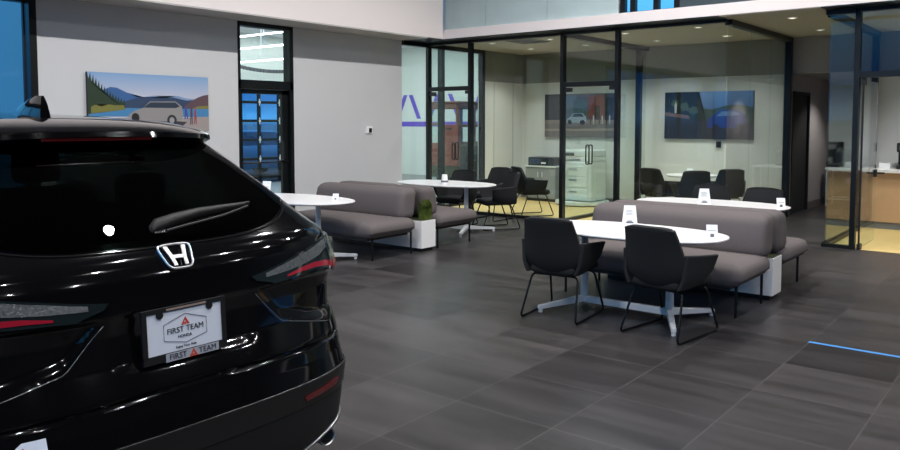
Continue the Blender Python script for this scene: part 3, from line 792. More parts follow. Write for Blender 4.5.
picture('wall_picture', 'wide lake and mountain picture with a silver car on the left wall', (0, -6.345, 1.50), (0, 1, 0), 1.655, .725, PAP, (1, 0, 0))
CITY = [(P_('print_city', 70, 68, 78), [(0, 0), (1, 0), (1, 1), (0, 1)]),
 (P_('print_city_dark', 48, 52, 62), [(.0, .36), (.25, .36), (.25, 1), (0, 1)]), (P_('print_city_slate', 92, 100, 116), [(.27, .40), (.46, .40), (.46, .96), (.27, .96)]),
 (P_('print_city_teal', 58, 84, 88), [(.42, .42), (.62, .42), (.62, .85), (.42, .85)]),
 (P_('print_city_red', 112, 54, 42), [(.62, .42), (.84, .42), (.84, .95), (.62, .95)]), (P_('print_city_door', 40, 36, 40), [(.86, .40), (.98, .40), (.98, .9), (.86, .9)]),
 (P_('print_city_door', 40, 36, 40), [(.72, .42), (.79, .42), (.79, .72), (.72, .72)]),
 (P_('print_pavement', 128, 118, 112), [(0, .30), (1, .30), (1, .40), (0, .40)]), (P_('print_road', 112, 106, 106), [(0, 0), (1, 0), (1, .31), (0, .31)]), (P_('print_kerb', 150, 138, 128), [(0, .14), (1, .16), (1, .21), (0, .19)]),
 (P_('print_city_car', 150, 166, 180), [(.32, .33), (.33, .43), (.38, .47), (.42, .55), (.55, .56), (.60, .47), (.61, .36), (.56, .33)]),
 (P_('print_car_window', 44, 56, 70), [(.40, .47), (.43, .54), (.54, .545), (.575, .47)]),
 (P_('print_wheel', 38, 38, 42), blob(.55, .34, .035, .06)), (P_('print_wheel', 38, 38, 42), blob(.37, .35, .03, .055))]
for k, u in enumerate((.66, .70, .78, .82, .88, .92)):
    CITY.append((P_('print_people_light', 186, 176, 180) if k % 2 else P_('print_people_dark', 60, 52, 60), [(u, .30), (u + .012, .30), (u + .016, .46), (u + .006, .52), (u - .004, .46)]))
picture('wall_picture', 'street picture with a pale car and red shopfront on the left office back wall', (.60, YB, 1.31), (1, 0, 0), 1.62, .885, CITY, (0, -1, 0))
FOREST = [(grad('print_evening', (60, 86, 132), (98, 138, 188), .5, .87), [(0, 0), (1, 0), (1, 1), (0, 1)]),
 (P_('print_treeline', 44, 66, 58), ridge([(.0, .62), (.4, .66), (.55, .62), (.7, .70), (.85, .72), (1, .66)], .3)),
 (P_('print_deep_forest', 22, 32, 26), [(0, .30), (.5, .30), (.47, .55), (.42, .62), (.43, .80), (.38, .90), (.40, 1), (0, 1)]),
 (P_('print_leaf', 66, 80, 60), blob(.24, .68, .05, .10, 16, .4, 3)), (P_('print_leaf', 66, 80, 60), blob(.33, .60, .05, .09, 16, .4, 5)), (P_('print_leaf', 66, 80, 60), blob(.12, .76, .04, .09, 16, .4, 7)),
 (P_('print_camp_people', 170, 168, 170), [(.12, .55), (.14, .55), (.145, .72), (.13, .80), (.115, .72)]), (P_('print_path', 100, 78, 72), [(0, .46), (.3, .42), (.28, .50), (0, .58)]),
 (P_('print_night_road', 40, 42, 52), [(0, 0), (1, 0), (1, .34), (.6, .36), (.3, .42), (0, .50)]),
 (P_('print_blue_car', 20, 46, 116), [(.50, .24), (.50, .40), (.55, .48), (.60, .56), (.66, .62), (.82, .62), (.90, .54), (.92, .36), (.88, .24)]),
 (P_('print_car_glass', 80, 110, 150), [(.60, .48), (.66, .58), (.80, .58), (.86, .52), (.80, .49)]),
 (P_('print_wheel', 38, 38, 42), blob(.60, .24, .035, .08)), (P_('print_wheel', 38, 38, 42), blob(.86, .25, .035, .08))]
picture('wall_picture', 'dark forest road picture with a blue car on the right office back wall', (3.24, YB, 1.31), (1, 0, 0), 1.63, .865, FOREST, (0, -1, 0))

# ------------------------------------------------------------------ small wall fittings
t = thing('thermostat', 'small white thermostat with a black window on the left wall', 'thermostat', (0, -1.57, 1.49))
b = NB(); box(b, 0, .025, -.075, .075, -.06, .06); obj('housing', b, M_PAPER, t, bevel=.004)
b = NB(); box(b, .025, .028, -.01, .055, -.045, .03); obj('screen', b, M_BLACK, t)
b = NB(); box(b, YB * 0 + 4.22, 4.30, YB - .04, YB, 1.16, 1.27); finish(obj('wall_switch', b, M_BLACK), 'small black control box under the forest road picture', 'switch')
def downlight(label, x, y, z, power, r=.055):
    t = thing('downlight', label, 'ceiling light', (x, y, z), 0, 'round recessed downlights')
    b = NB(); tube(b, [(r * math.cos(2 * PI * k / 24), r * math.sin(2 * PI * k / 24), -.004) for k in range(24)], .010, 6, closed=True); obj('trim_ring', b, M_WHITE, t, smooth=True)
    b = NB(); cyl(b, (0, 0, -.006), r - .005, .006, 'Z', 24); obj('lens', b, M_LENSW, t)
    l = bpy.data.lights.new('downlight_lamp', 'SPOT'); l.energy = power; l.spot_size = math.radians(125); l.spot_blend = .6; l.shadow_soft_size = .05; l.color = (1, .97, .93)
    lo = bpy.data.objects.new('downlight_lamp', l); COL.objects.link(lo); lo.location = (x, y, z - .03)
PW_OFF = 74
downlight('round ceiling downlight of the left office, front row by the door', .98, .62, H, PW_OFF)
downlight('round ceiling downlight of the left office, back row left', .95, 1.95, H, PW_OFF)
downlight('round ceiling downlight of the left office, front row by the black post', 2.16, .68, H, PW_OFF)
downlight('round ceiling downlight of the left office, back row right', 2.12, 2.0, H, PW_OFF)
downlight('round ceiling downlight of the right office, front row above the door', 3.57, .67, H, PW_OFF)
downlight('round ceiling downlight of the right office, back row left', 3.50, 2.05, H, PW_OFF)
downlight('round ceiling downlight of the right office, front row right', 4.78, .63, H, PW_OFF)
downlight('round ceiling downlight of the right office, back row right', 4.71, 2.05, H, PW_OFF)
downlight('round ceiling downlight at the mouth of the corridor, nearer one', 6.19, .40, H, 24)
downlight('round ceiling downlight at the mouth of the corridor, farther one', 6.14, 2.12, H, 16)
downlight('added round downlight brightening the lowered corridor past the bulkhead', 6.2, 4.6, 2.44, 70)  # extra downlight added to lift the dark corridor
downlight('round ceiling downlight in the counter room left of the open door', 7.7, 1.0, H, 95)
downlight('round ceiling downlight in the counter room over the counter', 7.9, 1.6, H, 90)
t = thing('air_vent', 'grey square air vent in the left office ceiling', 'vent', (1.66, .75, H))
b = NB(); box(b, -.28, .28, -.28, .28, -.012, 0); obj('frame', b, M_GREY, t)
b = NB()
for k in range(6): box(b, -.24, .24, -.23 + k * .085, -.19 + k * .085, -.02, -.012)
obj('slat', b, M_INK, t)

# ------------------------------------------------------------------ office furniture
M_COPY = mat('copier_white', rgb(214, 222, 218), .4); M_COPYG = mat('copier_grey', rgb(140, 146, 146), .5)
t = thing('photocopier', 'white floor standing photocopier at the back of the left office', 'copier', (1.78, 2.55, 0))
b = NB(); box(b, -.34, .36, -.30, .32, .10, .86); obj('body', b, M_COPY, t, bevel=.03)
b = NB(); box(b, -.30, .36, -.28, .30, .95, 1.08); box(b, .10, .36, -.28, .30, .86, .95); obj('scanner', b, M_COPY, t, bevel=.02)
b = NB(); box(b, -.28, .10, -.26, .28, .86, .885); obj('output_tray', b, M_COPYG, t)
b = NB(); box(b, -.30, -.02, -.36, -.27, .97, 1.03); obj('control_panel', b, M_BLACK, t, bevel=.01)
for k, z in enumerate((.14, .37, .58)):
    b = NB(); box(b, -.32, .28, -.315, -.295, z, z + .19); dr = obj('drawer', b, M_COPY, t, bevel=.005)
    b = NB(); box(b, -.12, .06, -.325, -.312, z + .12, z + .15); obj('handle', b, M_COPYG, dr)
b = NB(); cyl(b, (0, 0, .03), .52, .055, 'Z', 40); obj('platform', b, M_COPY, t, smooth=40)
b = NB(); cyl(b, (0, 0, 0), .48, .03, 'Z', 40); obj('plinth', b, M_INK, t, smooth=40)
t = thing('credenza', 'grey credenza against the back wall of the left office', 'cabinet', (.80, 2.80, 0))
b = NB(); box(b, -.36, .36, -.22, .27, .06, .70); obj('body', b, M_COPYG, t, bevel=.005)
b = NB(); box(b, -.38, .38, -.25, .28, .70, .73); obj('top', b, M_COPY, t, bevel=.005)
for s in (-1, 1):
    b = NB(); box(b, -.17 + s * .18, .17 + s * .18, -.235, -.22, .09, .68); d = obj('door', b, M_COPYG, t)
    b = NB(); box(b, s * .05 - .008, s * .05 + .008, -.25, -.235, .5, .6); obj('handle', b, M_WMETAL, d)
b = NB(); box(b, -.34, .34, -.2, .25, 0, .06); obj('plinth', b, M_BLACK, t)
t = thing('desk_printer', 'black desktop printer sitting on the grey credenza', 'printer', (.80, 2.78, .731))
b = NB(); box(b, -.30, .30, -.2, .2, 0, .17); obj('body', b, mat('printer_black', rgb(30, 36, 44), .35), t, bevel=.012)
b = NB(); box(b, -.24, -.02, -.206, -.2, .05, .13); obj('display', b, mat('printer_blue', rgb(46, 62, 92), .2), t)
b = NB(); box(b, .02, .12, -.207, -.2, .04, .07); obj('label', b, M_PAPER, t)

# counter room
t = thing('service_counter', 'light wood counter with a white top in the right glass room', 'counter', (9.0, 2.6, 0))
b = NB(); box(b, 6.90, 11.5, 2.30, 2.95, .11, .86); obj('body', b, M_WOOD, t, world=True)
b = NB(); box(b, 6.87, 11.5, 2.24, 3.0, .86, .905); obj('worktop', b, M_WHITE, t, world=True)
b = NB(); box(b, 6.92, 11.5, 2.34, 2.92, 0.002, .11); obj('toe_kick', b, M_GREY, t, world=True)
b = NB()
for x in (7.9, 8.9, 9.9): box(b, x - .002, x + .002, 2.297, 2.301, .11, .86)
obj('seam', b, M_INK, t, world=True)
t = thing('coffee_machine', 'black coffee machine on the white counter top at the right edge', 'appliance', (7.30, 2.68, .905))
b = NB(); box(b, -.13, .16, -.16, .2, 0, .06); box(b, -.13, .16, .0, .2, .06, .40); box(b, -.13, .16, -.16, .2, .26, .40); obj('body', b, M_BLACK, t, bevel=.012)
b = NB(); box(b, -.09, .12, -.165, -.158, .29, .36); obj('panel', b, M_GREY, t)
b = NB(); cyl(b, (.0, -.08, .06), .04, .09, 'Z', 16); obj('cup', b, M_GREY, t, smooth=40)
t = thing('napkin_box', 'white box on the counter left of the coffee machine', 'box', (6.99, 2.62, .905))
b = NB(); box(b, -.06, .09, -.06, .08, 0, .09); obj('body', b, M_PAPER, t, bevel=.004)
b = NB(); box(b, -.03, .06, -.02, .04, .088, .093); obj('slot', b, M_GREY, t)
# corridor console with printer
t = thing('console_table', 'white console table with thin metal legs at the end of the corridor', 'table', (6.1, 5.55, 0))
b = NB(); box(b, -.55, .62, -.28, .28, .71, .745); obj('tabletop', b, M_WHITE, t)
for x in (-.52, .59):
    for y in (-.25, .25):
        b = NB(); box(b, x - .014, x + .014, y - .014, y + .014, 0, .71); obj('leg', b, M_WMETAL, t)
b = NB(); box(b, -.52, .59, -.26, -.24, .13, .155); box(b, -.52, .59, .24, .26, .13, .155); obj('stretcher', b, M_WMETAL, t)
t = thing('laser_printer', 'dark grey printer on the corridor console behind the glass', 'printer', (5.98, 5.52, .746))
b = NB(); box(b, -.28, .30, -.2, .22, 0, .30); obj('body', b, mat('printer_grey', rgb(52, 60, 66), .5), t, bevel=.02)
b = NB(); box(b, -.24, .26, -.215, -.2, .05, .12); obj('paper_tray', b, M_INK, t)
b = NB(); box(b, -.26, .28, -.15, .2, .30, .37); obj('lid', b, mat('printer_lid', rgb(80, 88, 92), .5), t, bevel=.01)
t = thing('desk_phone', 'small black desk phone at the left end of the corridor console', 'phone', (5.62, 5.45, .746))
b = NB(); box(b, -.07, .07, -.09, .09, 0, .06); obj('base', b, M_BLACK, t, bevel=.008)
b = NB(); tube(b, fillet([(-.055, -.09, .07), (-.055, -.07, .10), (-.055, .07, .10), (-.055, .09, .07)], .02), .018, 8); obj('handset', b, M_MATTE, t, smooth=True)

# floor tape
b = NB(); box(b, 7.762, 9.4, -4.828, -4.79, .0, .0012); finish(obj('floor_tape', b, M_TAPE), 'strip of blue tape stuck on the dark floor at the right', 'tape')

# ------------------------------------------------------------------ the car (rear at x = 6.85, nose toward the left wall)
CX, CY = 6.85, -9.285
ZK = np.array([.24, .30, .40, .46, .555, .62, .70, .80, .90, .97, 1.03, 1.08, 1.12, 1.15, 1.185, 1.26, 1.36, 1.45, 1.52, 1.565, 1.60, 1.63, 1.655, 1.67])
DR = np.array([.08, .05, .03, .02, .01, .04, .07, .12, .15, .17, .19, .205, .225, .25, .305, .42, .58, .73, .86, .91, .92, 1.10, 1.40, 1.75])
WK = np.array([.875, .89, .895, .895, .90, .905, .91, .915, .92, .925, .925, .91, .89, .86, .83, .79, .745, .70, .665, .64, .61, .54, .43, .25])
LK = np.array([.40, .42, .43, .44, .44, .44, .43, .42, .40, .38, .37, .36, .33, .30, .28, .28, .28, .28, .28, .30, .32, .40, .45, .35])
NK = np.array([3., 3., 3., 3., 3., 3., 3., 3., 3., 3., 3., 3., 3., 3., 3., 3., 3., 3., 3., 3., 2.8, 2.5, 2.3, 2.2])
DF = np.array([4.35, 4.45, 4.5, 4.52, 4.53, 4.53, 4.53, 4.52, 4.48, 4.38, 4.05, 3.75, 3.5, 3.32, 3.24, 3.08, 2.86, 2.66, 2.50, 2.40, 2.30, 2.2, 2.1, 2.0])
DR = DR - np.interp(ZK, [.86, .97], [0, .045])
def cp(z):
    return (np.interp(z, ZK, DR), np.interp(z, ZK, WK), np.interp(z, ZK, LK), np.interp(z, ZK, NK), np.interp(z, ZK, DF))
def sstep(a, b_, x):
    t = min(1, max(0, (x - a) / (b_ - a))); return t * t * (3 - 2 * t)
def relief(s, z):
    """inward relief of the tailgate and bumper skin (metres, positive = inward)"""
    a = abs(s); r = 0.0
    if .5 < z < 1.0:
        # hollow under each lamp, bounded by the crease running out and down from the lamp
        zc = float(np.interp(a, [.0, .30, .44, .73, .95], [1.2, .955, .81, .745, .75]))
        top = float(np.interp(a, [.3, .6, .9], [.965, .975, .955]))
        r += .018 * sstep(0, .055, z - zc) * sstep(0, .02, top - z) * sstep(.95, .85, a)
        # plate recess
        r += .008 * sstep(.30, .24, a) * sstep(.755, .80, z) * sstep(.98, .945, z)
    r += .012 * sstep(.010, .0, abs(z - (.692 - .02 * a)))      # tailgate shut line
    return r
def surf(q, z, off=0.0, flat_=False):
    dr, w, L, n, df = cp(z)
    a = abs(q); sg = 1 if q >= 0 else -1
    if a <= 1:
        ph = a * PI / 2; s = w * math.sin(ph) ** (2 / n); d = dr + L * (1 - max(0, math.cos(ph)) ** (2 / n))
        if not flat_: d += relief(sg * s, z)
    else: s = w; d = dr + L + (a - 1)
    return Vector((CX - d, CY + sg * s, z))
def q_of(s, z):
    dr, w, L, n, df = cp(z)
    a = min(1, abs(s) / w)
    return math.copysign(math.asin(a ** (n / 2)) / (PI / 2), s)
def snrm(q, z):
    e = .004
    du = surf(q + e, z, flat_=True) - surf(q - e, z, flat_=True); dv = surf(q, z + e, flat_=True) - surf(q, z - e, flat_=True)
    return du.cross(dv).normalized()
def patch(bm, bot, top, nu, nv, off=.004, thick=.006, mi=0, rel=True):
    """ruled solid patch on the skin; bot/top polylines of (s,z) or ('q',q,z)"""
    def at(pl, u):
        x = u * (len(pl) - 1); i = min(int(x), len(pl) - 2); f = x - i
        return tuple(pl[i][k] * (1 - f) + pl[i + 1][k] * f for k in range(2))
    A, B = [], []
    for j in range(nv + 1):
        ra, rb = [], []
        for i in range(nu + 1):
            p0 = at(bot, i / nu); p1 = at(top, i / nu); v = j / nv
            qv = p0[0] * (1 - v) + p1[0] * v; z = p0[1] * (1 - v) + p1[1] * v
            P = surf(qv, z, flat_=not rel); N = snrm(qv, z)
            ra.append(bm.verts.new(P + N * off)); rb.append(bm.verts.new(P + N * (off - thick)))
        A.append(ra); B.append(rb)
    for j in range(nv):
        for i in range(nu):
            bm.faces.new((A[j][i], A[j][i + 1], A[j + 1][i + 1], A[j + 1][i])).material_index = mi
            bm.faces.new((B[j][i], B[j + 1][i], B[j + 1][i + 1], B[j][i + 1])).material_index = mi
    edge = [(0, i) for i in range(nu)] + [(j, nu) for j in range(nv)] + [(nv, i) for i in range(nu, 0, -1)] + [(j, 0) for j in range(nv, 0, -1)]
    for k in range(len(edge)):
        a = edge[k]; c = edge[(k + 1) % len(edge)]
        bm.faces.new((A[a[0]][a[1]], B[a[0]][a[1]], B[c[0]][c[1]], A[c[0]][c[1]])).material_index = mi
def sq(pl): return [(q_of(s, z), z) for s, z in pl]

car = thing('car', 'black compact crossover car parked nose to the left wall, its tail filling the left foreground', 'car', (4.6, CY, 0))
# rear window outline
def win_bot(s): return 1.174 + .092 * min(1, abs(s) / .66) ** 4
def in_rear_window(s, z):
    return 1.195 + .085 * (abs(s) / .66) ** 4 < z < 1.495 and abs(s) < np.interp(z, [1.18, 1.26, 1.36, 1.5], [.66, .67, .62, .54])
zs = sorted(set(np.round(np.concatenate([np.linspace(.29, .50, 9), np.linspace(.5, 1.0, 84), np.linspace(1.0, 1.30, 32), np.linspace(1.3, 1.56, 14), np.linspace(1.56, 1.67, 14)]), 4)))
qs = list(np.linspace(-1, 1, 181))
def ring(z):
    dr, w, L, n, df = cp(z)
    pts = [surf(q, z) for q in qs]
    Lf = min(.75 + .0 * z, (df - dr - L) * .6)
    a0 = dr + L; a1 = df - Lf
    side_ = [a0 + (a1 - a0) * k / 14 for k in range(1, 15)]
    pts += [Vector((CX - d, CY + w, z)) for d in side_]
    for k in range(1, 32):
        ph = PI / 2 - PI * k / 32
        c = abs(math.cos(ph)) ** (2 / 2.6); s = math.copysign(abs(math.sin(ph)) ** (2 / 2.6), math.sin(ph))
        pts.append(Vector((CX - (a1 + Lf * c), CY + w * s, z)))
    pts += [Vector((CX - d, CY - w, z)) for d in side_[::-1]]
    return pts
def side_window(d, z):
    if not (1.13 < z < 1.50): return False
    lo = np.interp(z, [1.13, 1.5], [.95, 1.15]); hi = np.interp(z, [1.13, 1.5], [3.05, 2.55])
    return lo < d < hi and not (1.72 < d < 1.82)
b = NB()
R_ = [[b.verts.new(p) for p in ring(z)] for z in zs]
n_ = len(R_[0]); nq = len(qs)
for j in range(len(zs) - 1):
    zc = (zs[j] + zs[j + 1]) / 2
    for i in range(n_):
        i2 = (i + 1) % n_
        c = (R_[j][i].co + R_[j + 1][i2].co) / 2; s = c.y - CY; d = CX - c.x
        if i < nq - 1 and in_rear_window(s, zc): continue
        if i >= nq - 1 and side_window(d, zc) and abs(s) > .5: continue
        if 2.2 < d < 3.4 and 1.16 < zc < 1.52 and abs(s) < np.interp(zc, [1.1, 1.55], [.70, .46]) and i >= nq: continue
        b.faces.new((R_[j][i], R_[j][i2], R_[j + 1][i2], R_[j + 1][i]))
b.faces.new(R_[-1])
b.faces.new(R_[0][::-1])
obj('body_shell', b, M_PAINT, car, world=True, smooth=35)
# rear window glass, full pane with wrapped lower corners
b = NB()
ss = np.linspace(-1, 1, 31)
bot = [(q_of(x * .715, win_bot(x * .66)), win_bot(x * .66)) for x in ss]
top = [(q_of(x * .585, 1.515), 1.515) for x in ss]
patch(b, bot, top, 48, 16, .006, .004); obj('rear_window', b, M_CGLASS, car, world=True, smooth=35)
# slim bright seal along both pane edges
for sg in (-1, 1):
    b = NB()
    pts = [surf(q_of(sg * (.722 * (1 - v) + .595 * v) , win_bot(.66) * (1 - v) + 1.515 * v), win_bot(.66) * (1 - v) + 1.515 * v) + snrm(q_of(sg * .6, 1.3), 1.3) * .004 for v in np.linspace(0, 1, 12)]
    tube(b, pts, .005, 6); obj('window_trim', b, M_CLAD, car, world=True, smooth=True)
b = NB()
pts = [surf(q_of(x * .722, win_bot(x * .66) - .008), win_bot(x * .66) - .008) + Vector((.002, 0, 0)) for x in ss]
tube(b, pts, .0035, 6); obj('window_seal', b, M_SEAL, car, world=True, smooth=True)
# side windows and windscreen
for sg in (-1, 1):
    b = NB()
    def spt(d, z):
        return Vector((CX - d, CY + sg * (cp(z)[1] + .003), z))
    for (lo0, lo1, hi0, hi1) in ((.90, 1.12, 1.74, 1.74), (1.80, 1.80, 3.10, 2.58)):
        vs = []
        for v in np.linspace(0, 1, 7):
            z = 1.12 + .395 * v
            vs.append([b.verts.new(spt(lo0 + (lo1 - lo0) * v, z)), b.verts.new(spt(hi0 + (hi1 - hi0) * v, z))])
        for a, c in zip(vs[:-1], vs[1:]): b.faces.new((a[0], a[1], c[1], c[0]))
    obj('side_window', b, M_CGLASS, car, world=True)
b = NB(); vs = []
for v in np.linspace(0, 1, 9):
    z = 1.15 + .38 * v; df = cp(z)[4]; w = np.interp(z, [1.1, 1.55], [.72, .48])
    rowv = []
    for u in np.linspace(-1, 1, 13):
        Lf = min(.75, (df - cp(z)[0] - cp(z)[2]) * .6); a1 = df - Lf
        t_ = min(1, abs(u * w) / cp(z)[1]); rowv.append(b.verts.new(Vector((CX - (a1 + Lf * (1 - t_ ** 2.6) ** (1 / 2.6)) - .004, CY + u * w, z))))
    vs.append(rowv)
for a, c in zip(vs[:-1], vs[1:]):
    for k in range(12): b.faces.new((a[k], a[k + 1], c[k + 1], c[k]))
obj('windscreen', b, glass('windscreen_glass', (.6, .66, .64, 1), .6, .04), car, world=True, smooth=True)
# spoiler over the rear window
b = NB(); secs = []
for x in np.linspace(-1, 1, 25):
    s = x * .635; k = abs(x) ** 4; dz = -.022 * x * x
    tip = .735 + .17 * k
    secs.append([b.verts.new(Vector((CX - d, CY + s * (1 if i else 1), z + dz))) for i, (d, z) in enumerate(((tip, 1.563), (tip + .006, 1.585), (tip + .06, 1.606), (tip + .33, 1.640 - .0 * k), (tip + .33, 1.56), (tip + .12, 1.52)))])
for a, c in zip(secs[:-1], secs[1:]):
    for k in range(6): b.faces.new((a[k], a[(k + 1) % 6], c[(k + 1) % 6], c[k]))
b.faces.new(secs[0]); b.faces.new(secs[-1][::-1])
sp_ = obj('spoiler', b, M_PAINT, car, world=True, smooth=40)
b = NB()
box(b, CX - .775, CX - .739, CY - .23, CY + .23, 1.548, 1.560); obj('brake_light', b, mat('unlit_brake_lens', rgb(62, 8, 10), .2), sp_, world=True, label='dark red high brake light strip')
# antenna fin on the roof
b = NB(); secs = []
for z, xa, xb, w in ((1.635, 5.27, 5.63, .034), (1.665, 5.29, 5.625, .030), (1.70, 5.36, 5.62, .022), (1.728, 5.46, 5.612, .013), (1.742, 5.53, 5.606, .006)):
    secs.append([b.verts.new((x, CY + sy, z)) for x, sy in ((xa, 0), ((xa * 2 + xb) / 3, w * .8), ((xa + xb * 3) / 4, w), (xb, w * .7), (xb, -w * .7), ((xa + xb * 3) / 4, -w), ((xa * 2 + xb) / 3, -w * .8))])
for a, c in zip(secs[:-1], secs[1:]):
    for k in range(7): b.faces.new((a[k], a[(k + 1) % 7], c[(k + 1) % 7], c[k]))
b.faces.new(secs[-1])
obj('antenna', b, M_PAINT, car, world=True, smooth=40)
# tail lamps wrapping the corners
for sg in (-1, 1):
    def S(pl): pl = [(s, z + .008) for s, z in pl]; return [((q_of(sg * s, z) if s < .93 else sg * (1 + (s - .93))), z) for s, z in pl]
    bot = S([(.31, .985), (.40, .962), (.52, .968), (.64, .975), (.74, .968), (.83, .938), (.90, .945), (.96, .975), (1.06, 1.01)])
    top = S([(.29, 1.004), (.38, 1.018), (.50, 1.042), (.62, 1.066), (.74, 1.088), (.82, 1.10), (.89, 1.09), (.96, 1.075), (1.06, 1.05)])
    b = NB(); patch(b, bot, top, 40, 8, .012, .03, rel=False); tl = obj('tail_lamp', b, M_LAMP, car, world=True, smooth=40)
    inner_b = S([(.36, .990), (.48, .998), (.60, 1.012), (.70, 1.030), (.76, 1.052)])
    inner_t = S([(.36, 1.006), (.48, 1.030), (.60, 1.054), (.70, 1.074), (.77, 1.086)])
    b = NB(); patch(b, inner_b, inner_t, 24, 4, .0145, .004, rel=False); obj('reverse_lens', b, M_LAMPC, tl, world=True, smooth=40, label='clear faceted strip of the lamp')
    rb = S([(.47, .975), (.56, .982), (.65, .985), (.74, .976), (.82, .955), (.875, .965), (.93, .985)])
    rt = S([(.47, .983), (.56, .998), (.65, 1.006), (.74, 1.000), (.82, .980), (.875, .990), (.93, 1.008)])
    b = NB(); patch(b, rb, rt, 30, 3, .0145, .004, rel=False); obj('red_lens', b, M_RED, tl, world=True, smooth=40, label='red light bar of the lamp')
    # thin silver tube added to draw the highlight along the crease
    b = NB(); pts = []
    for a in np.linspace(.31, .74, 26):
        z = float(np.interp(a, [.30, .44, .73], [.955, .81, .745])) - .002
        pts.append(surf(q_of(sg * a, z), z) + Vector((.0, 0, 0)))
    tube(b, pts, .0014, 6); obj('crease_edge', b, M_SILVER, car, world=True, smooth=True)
    # rear reflector in the cladding
    b = NB(); patch(b, sq([(sg * .47, .488), (sg * .58, .490), (sg * .69, .494)]), sq([(sg * .46, .508), (sg * .58, .514), (sg * .695, .522)]), 12, 3, .016, .006)
    obj('reflector', b, M_DRED, car, world=True, smooth=40, label='red bumper reflector')
    # exhaust tip
    b = NB(); c0 = Vector((CX - .155, CY + sg * .70, .232))
    rings = []
    for (dx, r) in ((-.22, .034), (0, .040), (.004, .038), (.0, .033), (-.18, .031)):
        rings.append([b.verts.new(c0 + Vector((dx, math.cos(2 * PI * k / 24) * r * 1.15, math.sin(2 * PI * k / 24) * r))) for k in range(24)])
    for a, c in zip(rings[:-1], rings[1:]):
        for k in range(24): b.faces.new((a[k], a[(k + 1) % 24], c[(k + 1) % 24], c[k]))
    obj('exhaust_tip', b, M_CHROME, car, world=True, smooth=40)
def skid_z(q): return float(np.interp(abs(q), [0, .2, .32, .45, .6, .75, 1.25], [.22, .225, .25, .28, .296, .305, .31]))
# bumper cladding: upper band, lower valance, silver skid line
qq = np.linspace(-1.25, 1.25, 41)
b = NB(); patch(b, [(q, .462) for q in qq], [(q, .556 - .012 * min(1, abs(q)) ** 2) for q in qq], 80, 4, .010, .02); cl = obj('bumper_band', b, M_CLAD, car, world=True, smooth=40)
b = NB(); patch(b, [(q, skid_z(q) - .004) for q in qq], [(q, .458) for q in qq], 80, 6, .004, .02); obj('bumper_valance', b, M_MATTE, car, world=True, smooth=40)
b = NB(); tube(b, [surf(q, skid_z(q), flat_=True) + snrm(q, .3) * .008 for q in np.linspace(-1.2, 1.2, 60)], .007, 6); obj('skid_trim', b, M_SILVER, car, world=True, smooth=True, label='satin silver line along the bumper bottom')
b = NB(); tube(b, [surf(q, .560 - .012 * min(1, abs(q)) ** 2, flat_=True) + snrm(q, .5) * .006 for q in np.linspace(-1.2, 1.2, 60)], .0045, 6); obj('bumper_edge', b, M_CLAD, car, world=True, smooth=True)
# wheels
for d in (.95, 3.62):
    for sg in (-1, 1):
        b = NB()
        prof = [(.20, -.10), (.30, -.11), (.335, -.09), (.345, -.05), (.345, .05), (.335, .09), (.30, .11), (.20, .10)]
        rings = [[b.verts.new(Vector((CX - d + r * math.cos(2 * PI * k / 40), CY + sg * .81 + y, .345 + r * math.sin(2 * PI * k / 40)))) for k in range(40)] for r, y in prof]
        for a, c in zip(rings, rings[1:] + rings[:1]):
            for k in range(40): b.faces.new((a[k], a[(k + 1) % 40], c[(k + 1) % 40], c[k]))
        w = obj('wheel', b, M_TIRE, car, world=True, smooth=40)
        b = NB(); yy = CY + sg * .895
        for k in range(5):
            a = 2 * PI * k / 5
            prism(b, [(.03, -.02), (.215, -.035), (.215, .035), (.03, .02)], (CX - d, yy, .345), (math.cos(a), 0, math.sin(a)), (-math.sin(a), 0, math.cos(a)), (0, 1, 0), .015)
        cyl(b, (CX - d, yy, .345), .05, .02, 'Y', 16)
        obj('rim', b, M_SILVER, w, world=True)
        b = NB(); tube(b, [(CX - d + .385 * math.cos(PI * k / 20), CY + sg * .912, .345 + .385 * math.sin(PI * k / 20)) for k in range(21)], .03, 8); obj('wheel_arch', b, M_MATTE, car, world=True, smooth=True)
# door mirrors
for sg in (-1, 1):
    b = NB(); cushion(b, CX - 3.05, CX - 2.90, CY + sg * 1.0 - .09, CY + sg * 1.0 + .09, 1.06, 1.20, .05, 0, 6); box(b, CX - 3.0, CX - 2.94, CY + sg * .95 - .06, CY + sg * .95 + .04, 1.06, 1.10); obj('door_mirror', b, M_PAINT, car, world=True, smooth=40)
# emblem: ring and letter bars on a dark oval seat
ez, ed = 1.128, .0
ec = surf(0, ez) + snrm(0, ez) * .006; en = snrm(0, ez); eu = Vector((0, 0, 1)); eu = (eu - en * eu.dot(en)).normalized(); er = Vector((0, 1, 0))
b = NB()
ES = 1.2
prof = [(-.052, .040), (-.030, .044), (.030, .044), (.052, .040), (.054, .026), (.042, -.028), (.030, -.041), (-.030, -.041), (-.042, -.028), (-.054, .026)]
pp = fillet([ec + er * x * ES + eu * y * ES for x, y in prof] + [ec + er * prof[0][0] * ES + eu * prof[0][1] * ES], .01, 3)[:-1]
tube(b, pp, .0042, 6, closed=True)
def bar(poly): prism(b, [(x * ES, y * ES) for x, y in poly], ec - en * .002, er, eu, en, .007)
bar([(-.038, .036), (-.024, .036), (-.015, -.002), (-.012, -.033), (-.024, -.033), (-.027, -.008)])
bar([(.038, .036), (.024, .036), (.015, -.002), (.012, -.033), (.024, -.033), (.027, -.008)])
bar([(-.018, .004), (.018, .004), (.015, -.008), (-.015, -.008)])
obj('emblem', b, M_CHROME, car, world=True, smooth=40, label='chrome letter emblem on the tailgate')
